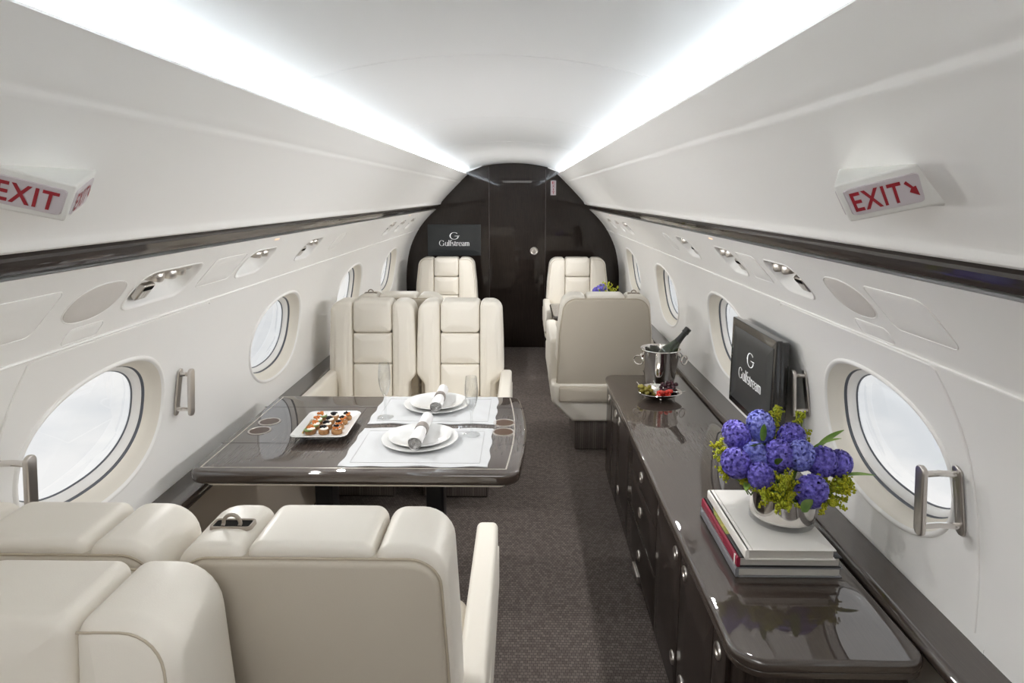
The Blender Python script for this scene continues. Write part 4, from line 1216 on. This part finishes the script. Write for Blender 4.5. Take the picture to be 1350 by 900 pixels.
# picture and title on the black jacket, spine lettering
e, tp, sp, hx, hy, h = b2
mb = MB(); mb.add([(-hx + .003, -.05, h + .0003), (-hx + .018, -.05, h + .0003), (-hx + .018, .12, h + .0003), (-hx + .003, .06, h + .0003)], [(0, 1, 2, 3)]); mb.build('jacket_picture', M['yellowish'], tp, flat=True)
vsn, fsn, asp = text_mesh('fondation')
mb = MB(); mb.add([(-hx - .0046, .03 - .13 * u + .05, .006 + .015 * v) for u, v in vsn], fsn); mb.build('spine_lettering', mat('faded_rose_print', (.42, .12, .15), .5), sp, flat=True)
mb = MB(); box(mb, -hx - .0048, -hx + .002, -hy + .012, -hy + .020, .001, h - .001, .0003); mb.build('spine_band', M['book_w'], sp)
e, tp, sp, hx, hy, h = b3
mb = MB(); tube(mb, [(-hx + .014, -hy + .002, h + .0001), (-hx + .014, hy - .002, h + .0001)], .0012, 5); mb.build('hinge_crease', M['pages'], tp)

# vase and bouquet
VX, VY, VZ = .826, 1.683, CZ + .084
VA = thing('vase', 'low mirrored glass vase of hyacinths standing on the white book', 'vase', (VX, VY, VZ))
vr = .086
mb = MB(); lathe(mb, [(0, .0006), (vr - .004, .0006), (vr, .004), (vr, .024), (vr - .004, .024), (vr - .008, .020), (0, .018)], 56); mb.build('glass_base', M['glass'], VA)
mb = MB(); lathe(mb, [(vr - .010, .0185), (vr - .0004, .0185), (vr - .0004, .088), (vr - .002, .090), (vr - .005, .088), (vr - .006, .020)], 56); mb.build('mirrored_band', M['chrome'], VA)
mb = MB(); lathe(mb, [(0, .019), (vr - .010, .019), (vr - .010, .017), (0, .017)], 40); mb.build('mirrored_bottom', M['chrome'], VA)
mb = MB(); lathe(mb, [(0, .070), (vr - .008, .070)], 40); mb.build('foliage_bed', M['leaf'], VA)

def hyacinth_mesh(seed, R, H, m, n_=56, m2=None):
    rnd = random.Random(seed); mb = MB()
    ellipsoid(mb, (0, 0, H * .5), R * .40, R * .40, H * .36, 10, 8)
    for i in range(n_):
        t = (i + .5) / n_; z = 1 - 2 * t; th = i * 2.39996 + rnd.uniform(-.3, .3)
        rr = math.sqrt(max(0, 1 - z * z)); nrm = Vector((rr * math.cos(th), rr * math.sin(th), z * .8)).normalized()
        p = Vector((R * .66 * rr * math.cos(th), R * .66 * rr * math.sin(th), H * .5 + H * .40 * z))
        q = nrm.to_track_quat('Z', 'Y').to_matrix(); tw = rnd.uniform(0, 6.28); s = rnd.uniform(.85, 1.2)
        for k in range(6):
            a = tw + k * PI / 3
            c, sn = math.cos(a), math.sin(a); wv = .0046 * s
            def L(r, wd, h): return p + q @ Vector((r * c - wd * sn, r * sn + wd * c, h))
            vs = [L(.001, -wv * .5, .004), L(.001, wv * .5, .004), L(.007 * s, wv, .011), L(.007 * s, -wv, .011), L(.016 * s, wv * .85, .014), L(.016 * s, -wv * .85, .014), L(.026 * s, 0, .006)]
            mb.add(vs, [(0, 1, 2, 3), (3, 2, 4, 5), (5, 4, 6)])
    return mb
hy_specs = [  # px-derived centres (x, y, z), radius, height, material key
    (.715, 1.78, .905, .034, .075, 'hy'), (.790, 1.80, .925, .037, .082, 'hy2'), (.690, 1.70, .845, .038, .070, 'hy'),
    (.868, 1.77, .900, .037, .075, 'hy'), (.866, 1.625, .800, .041, .080, 'hy'), (.985, 1.73, .832, .033, .056, 'hy'),
    (.812, 1.71, .862, .040, .075, 'hy'), (.925, 1.70, .850, .037, .066, 'hy'), (.755, 1.73, .850, .034, .066, 'hy2'), (.745, 1.66, .825, .030, .058, 'hy'),
    (.865, 1.70, .868, .034, .066, 'hy2')]
hl = ['leftmost back hyacinth', 'pale blue hyacinth at the top back', 'deep violet hyacinth at far left', 'violet hyacinth at the top right of centre', 'large violet hyacinth hanging lowest in front',
      'violet hyacinth standing apart at far right', 'violet hyacinth in the middle of the bunch', 'violet hyacinth right of the middle', 'pale violet hyacinth left of the middle', 'small violet hyacinth above the left yellow sprig', 'paler violet hyacinth just right of centre']
def blade(mb, p, d, L_, wd, bend):
    P = Vector(p); d = Vector(d).normalized(); side = d.cross(Vector((0, 0, 1)))
    side = side.normalized() if side.length > .01 else Vector((1, 0, 0)); up = side.cross(d)
    vs = []; fs = []; n_ = 9
    for k in range(n_):
        t = k / (n_ - 1); wk = wd * (math.sin(PI * min(.98, .12 + .86 * t)) ** .7)
        c = P + d * L_ * t + up * (-bend * t * t)
        vs += [c - side * wk + up * wk * .35, c, c + side * wk + up * wk * .35]
    for k in range(n_ - 1):
        a = 3 * k; fs += [(a, a + 1, a + 4, a + 3), (a + 1, a + 2, a + 5, a + 4)]
    mb.add(vs, fs)
vc3 = Vector((VX, VY, VZ + .05))
leaf_specs = {0: [((.735, 1.74, .872), (.15, -.5, .5), .075, .011, .01)], 1: [((.775, 1.74, .90), (-.1, -.3, .9), .06, .009, .0)], 3: [((.915, 1.73, .885), (.6, -.2, .45), .075, .011, .01), ((.93, 1.74, .88), (.65, .1, .55), .09, .012, .012)],
              4: [((.842, 1.60, .758), (-.05, -.25, .6), .075, .014, .02)], 5: [((.985, 1.70, .815), (.95, -.1, .18), .085, .011, .01)], 6: [((.79, 1.67, .86), (-.1, -.45, .5), .06, .010, .01)], 2: [((.72, 1.68, .80), (-.2, -.4, .2), .06, .010, .02)]}
for k, (x, y, z, r, hgt, mk) in enumerate(hy_specs):
    z -= .018 if z < .88 else .03; y -= .02; r *= .92
    e = thing('hyacinth', hl[k] + ' in the mirrored vase', 'flower', group='hyacinths in the mirrored vase')
    c = Vector((x, y, z)); d = (c - (vc3 + Vector((0, 0, -.10)))).normalized()
    rot = d.to_track_quat('Z', 'Y')
    o = hyacinth_mesh(k, r, hgt, M[mk]).build('florets', M[mk], e, ang=180)
    o.rotation_mode = 'QUATERNION'; o.rotation_quaternion = rot; o.location = c - d * hgt * .5
    mb = MB(); s0 = vc3 + Vector(((x - VX) * .25, (y - VY) * .25, 0)); tube(mb, [s0, s0 * .5 + (c - d * hgt * .4) * .5 + Vector((0, 0, .004)), c - d * hgt * .2], .0045, 8); mb.build('stem', M['stem'], e)
    for sp_ in leaf_specs.get(k, []):
        mb = MB(); blade(mb, (sp_[0][0], sp_[0][1] - .02, sp_[0][2] - .024), *sp_[1:]); mb.build('leaf', M['leaf'], e, ang=180)
def sprig(tip, label, n_=150, spread=.045, seed=0):
    rnd = random.Random(seed); e = thing('goldenrod_sprig', label, 'flower', group='goldenrod sprigs in the mirrored vase')
    T = Vector(tip) - Vector((0, .02, .015)); s0 = vc3 + Vector(((T.x - VX) * .5, (T.y - VY) * .5, .01))
    st = MB(); bd = MB(); mid = s0 * .5 + T * .5 + Vector((0, 0, .012))
    def pt(t): return s0 * (1 - t) ** 2 + mid * 2 * t * (1 - t) + T * t * t
    tube(st, [pt(k / 8) for k in range(9)], .0018, 6)
    for b in range(16):
        t = .35 + .65 * b / 15; p = pt(t); dirv = Vector((rnd.uniform(-1, 1), rnd.uniform(-1, 1), rnd.uniform(-.3, 1))).normalized()
        Lb = spread * (1.25 - t) * rnd.uniform(.7, 1.2) + .008; q = p + dirv * Lb
        tube(st, [p, (p + q) / 2 + Vector((0, 0, .003)), q], .0009, 5)
        for k in range(n_ // 16):
            u = rnd.uniform(.15, 1.05); c = p + (q - p) * u + Vector((rnd.gauss(0, .003), rnd.gauss(0, .003), rnd.gauss(0, .003)))
            ellipsoid(bd, c, .0029, .0029, .0040, 5, 4, Matrix.Rotation(rnd.uniform(0, 3), 3, 'X'))
    st.build('stem', M['stem'], e); bd.build('buds', M['rod'], e, ang=180)
for k, (tip, lb) in enumerate([((.650, 1.75, .875), 'yellow green sprig reaching out at the far left'), ((.665, 1.72, .815), 'yellow green sprig at left below the violet blooms'), ((.735, 1.62, .785), 'yellow green sprig at front left over the rim'), ((.785, 1.60, .770), 'yellow green sprig at front centre left of the hanging bloom'),
                               ((.795, 1.62, .835), 'yellow green sprig rising before the middle bloom'), ((.925, 1.60, .775), 'yellow green sprig at front right over the rim'), ((1.0, 1.69, .790), 'yellow green sprig reaching out at the right'), ((.965, 1.64, .800), 'yellow green sprig between the right bloom and the rim'), ((.925, 1.83, .935), 'yellow green sprig at the top right behind the blooms'), ((.845, 1.84, .955), 'yellow green sprig at the top back between the blooms')]):
    sprig(tip, lb + ' of the vase', 400, .058, k + 11)

# ------------------------------------------------------------------ far right side table with its own flowers
ST = thing('side_table', 'small dark edged fold out table between the two right hand far seats', 'table', (.675, 5.05, 0))
o_ = roundpoly([(-.345, -.33), (.27, -.33), (.27, .33), (-.345, .33)], [.11, .01, .01, .06], 8)
mb = MB(); slab(mb, o_, .615, .645, .010, .010, ns=5, nc=3); mb.build('tabletop', M['wood_y'], ST)
mb = MB(); slab(mb, offs(o_, .03), .600, .618, .004, .002, ns=3, nc=2); mb.build('underside_tray', M['leather'], ST)
mb = MB(); box(mb, .20, .27, -.06, .06, .0, .603, .01); mb.build('support', M['legdark'], ST)
SV = thing('flower_pot', 'small white pot of flowers on the far right side table', 'pot', (.728, 5.0, .645))
mb = MB(); lathe(mb, [(0, .001), (.030, .001), (.033, .004), (.040, .085), (.0415, .088), (.039, .089), (.036, .084), (.030, .012), (0, .010)], 28); mb.build('pot', M['china'], SV)
mb = MB(); rnd = random.Random(4)
for k in range(46):
    a = rnd.uniform(0, 6.28); el = rnd.uniform(.15, 1.3)
    blade(mb, (.01 * math.cos(a), .01 * math.sin(a), .085), (math.cos(a) * math.cos(el), math.sin(a) * math.cos(el), math.sin(el)), rnd.uniform(.07, .13), .010, .03)
mb.build('foliage', M['leaf'], SV, ang=180)
mb = MB()
for k in range(60):
    a = rnd.uniform(0, 6.28); el = rnd.uniform(.5, 1.4); r_ = rnd.uniform(.08, .13)
    blade(mb, (r_ * math.cos(a) * math.cos(el) + .04, r_ * math.sin(a) * math.cos(el), .09 + r_ * math.sin(el)), (rnd.uniform(-1, 1), rnd.uniform(-1, 1), 1), .03, .007, .004)
mb.build('pale_foliage', M['rod'], SV, ang=180)
for k, (x, y, z) in enumerate([(-.018, -.02, .180), (-.042, -.01, .165), (.004, .0, .190)]):
    e = thing('hyacinth', ['violet bloom in front in the far flower pot', 'violet bloom at left in the far flower pot', 'tallest violet bloom in the far flower pot'][k], 'flower', (.728 + x, 5.0 + y, .645 + z - .03), group='blooms in the far flower pot')
    hyacinth_mesh(40 + k, .026, .05, M['hy'], 40).build('florets', M['hy'], e, ang=180)
    mb = MB(); tube(mb, [(0, 0, .01), (-x * .5, -y * .5, -.06)], .003, 6); mb.build('stem', M['stem'], e)

# ------------------------------------------------------------------ cabin lamps and added fill light
def area(name, loc, rot, sx_, sy_, power, col=(1, 1, 1), label=None):
    l = bpy.data.lights.new(name, 'AREA'); l.shape = 'RECTANGLE'; l.size = sx_; l.size_y = sy_; l.energy = power; l.color = col
    o = bpy.data.objects.new(name, l); COL.objects.link(o); o.location = loc; o.rotation_euler = rot
    return o
# added fill light, unseen overhead and behind the camera
area('overhead_fill_light', (0, -.75, 1.835), (D2R(0), 0, 0), .6, 2.2, 14, (1, .98, .96))

# reading lamps shining from the recessed units
for sx in (-1, 1):
    for c, wd, nl in POD[sx]:
        l = bpy.data.lights.new('reading_lamp', 'SPOT'); l.energy = 14; l.spot_size = D2R(165); l.spot_blend = 1; l.shadow_soft_size = .02; l.color = (1, .985, .97)
        o = bpy.data.objects.new('reading_lamp', l); COL.objects.link(o)
        p = Vector(psu(sx, c, PSL * .5, -.11)); o.location = p
        o.rotation_euler = Vector((-sx * .92, 0, -.38)).to_track_quat('-Z', 'Y').to_euler()
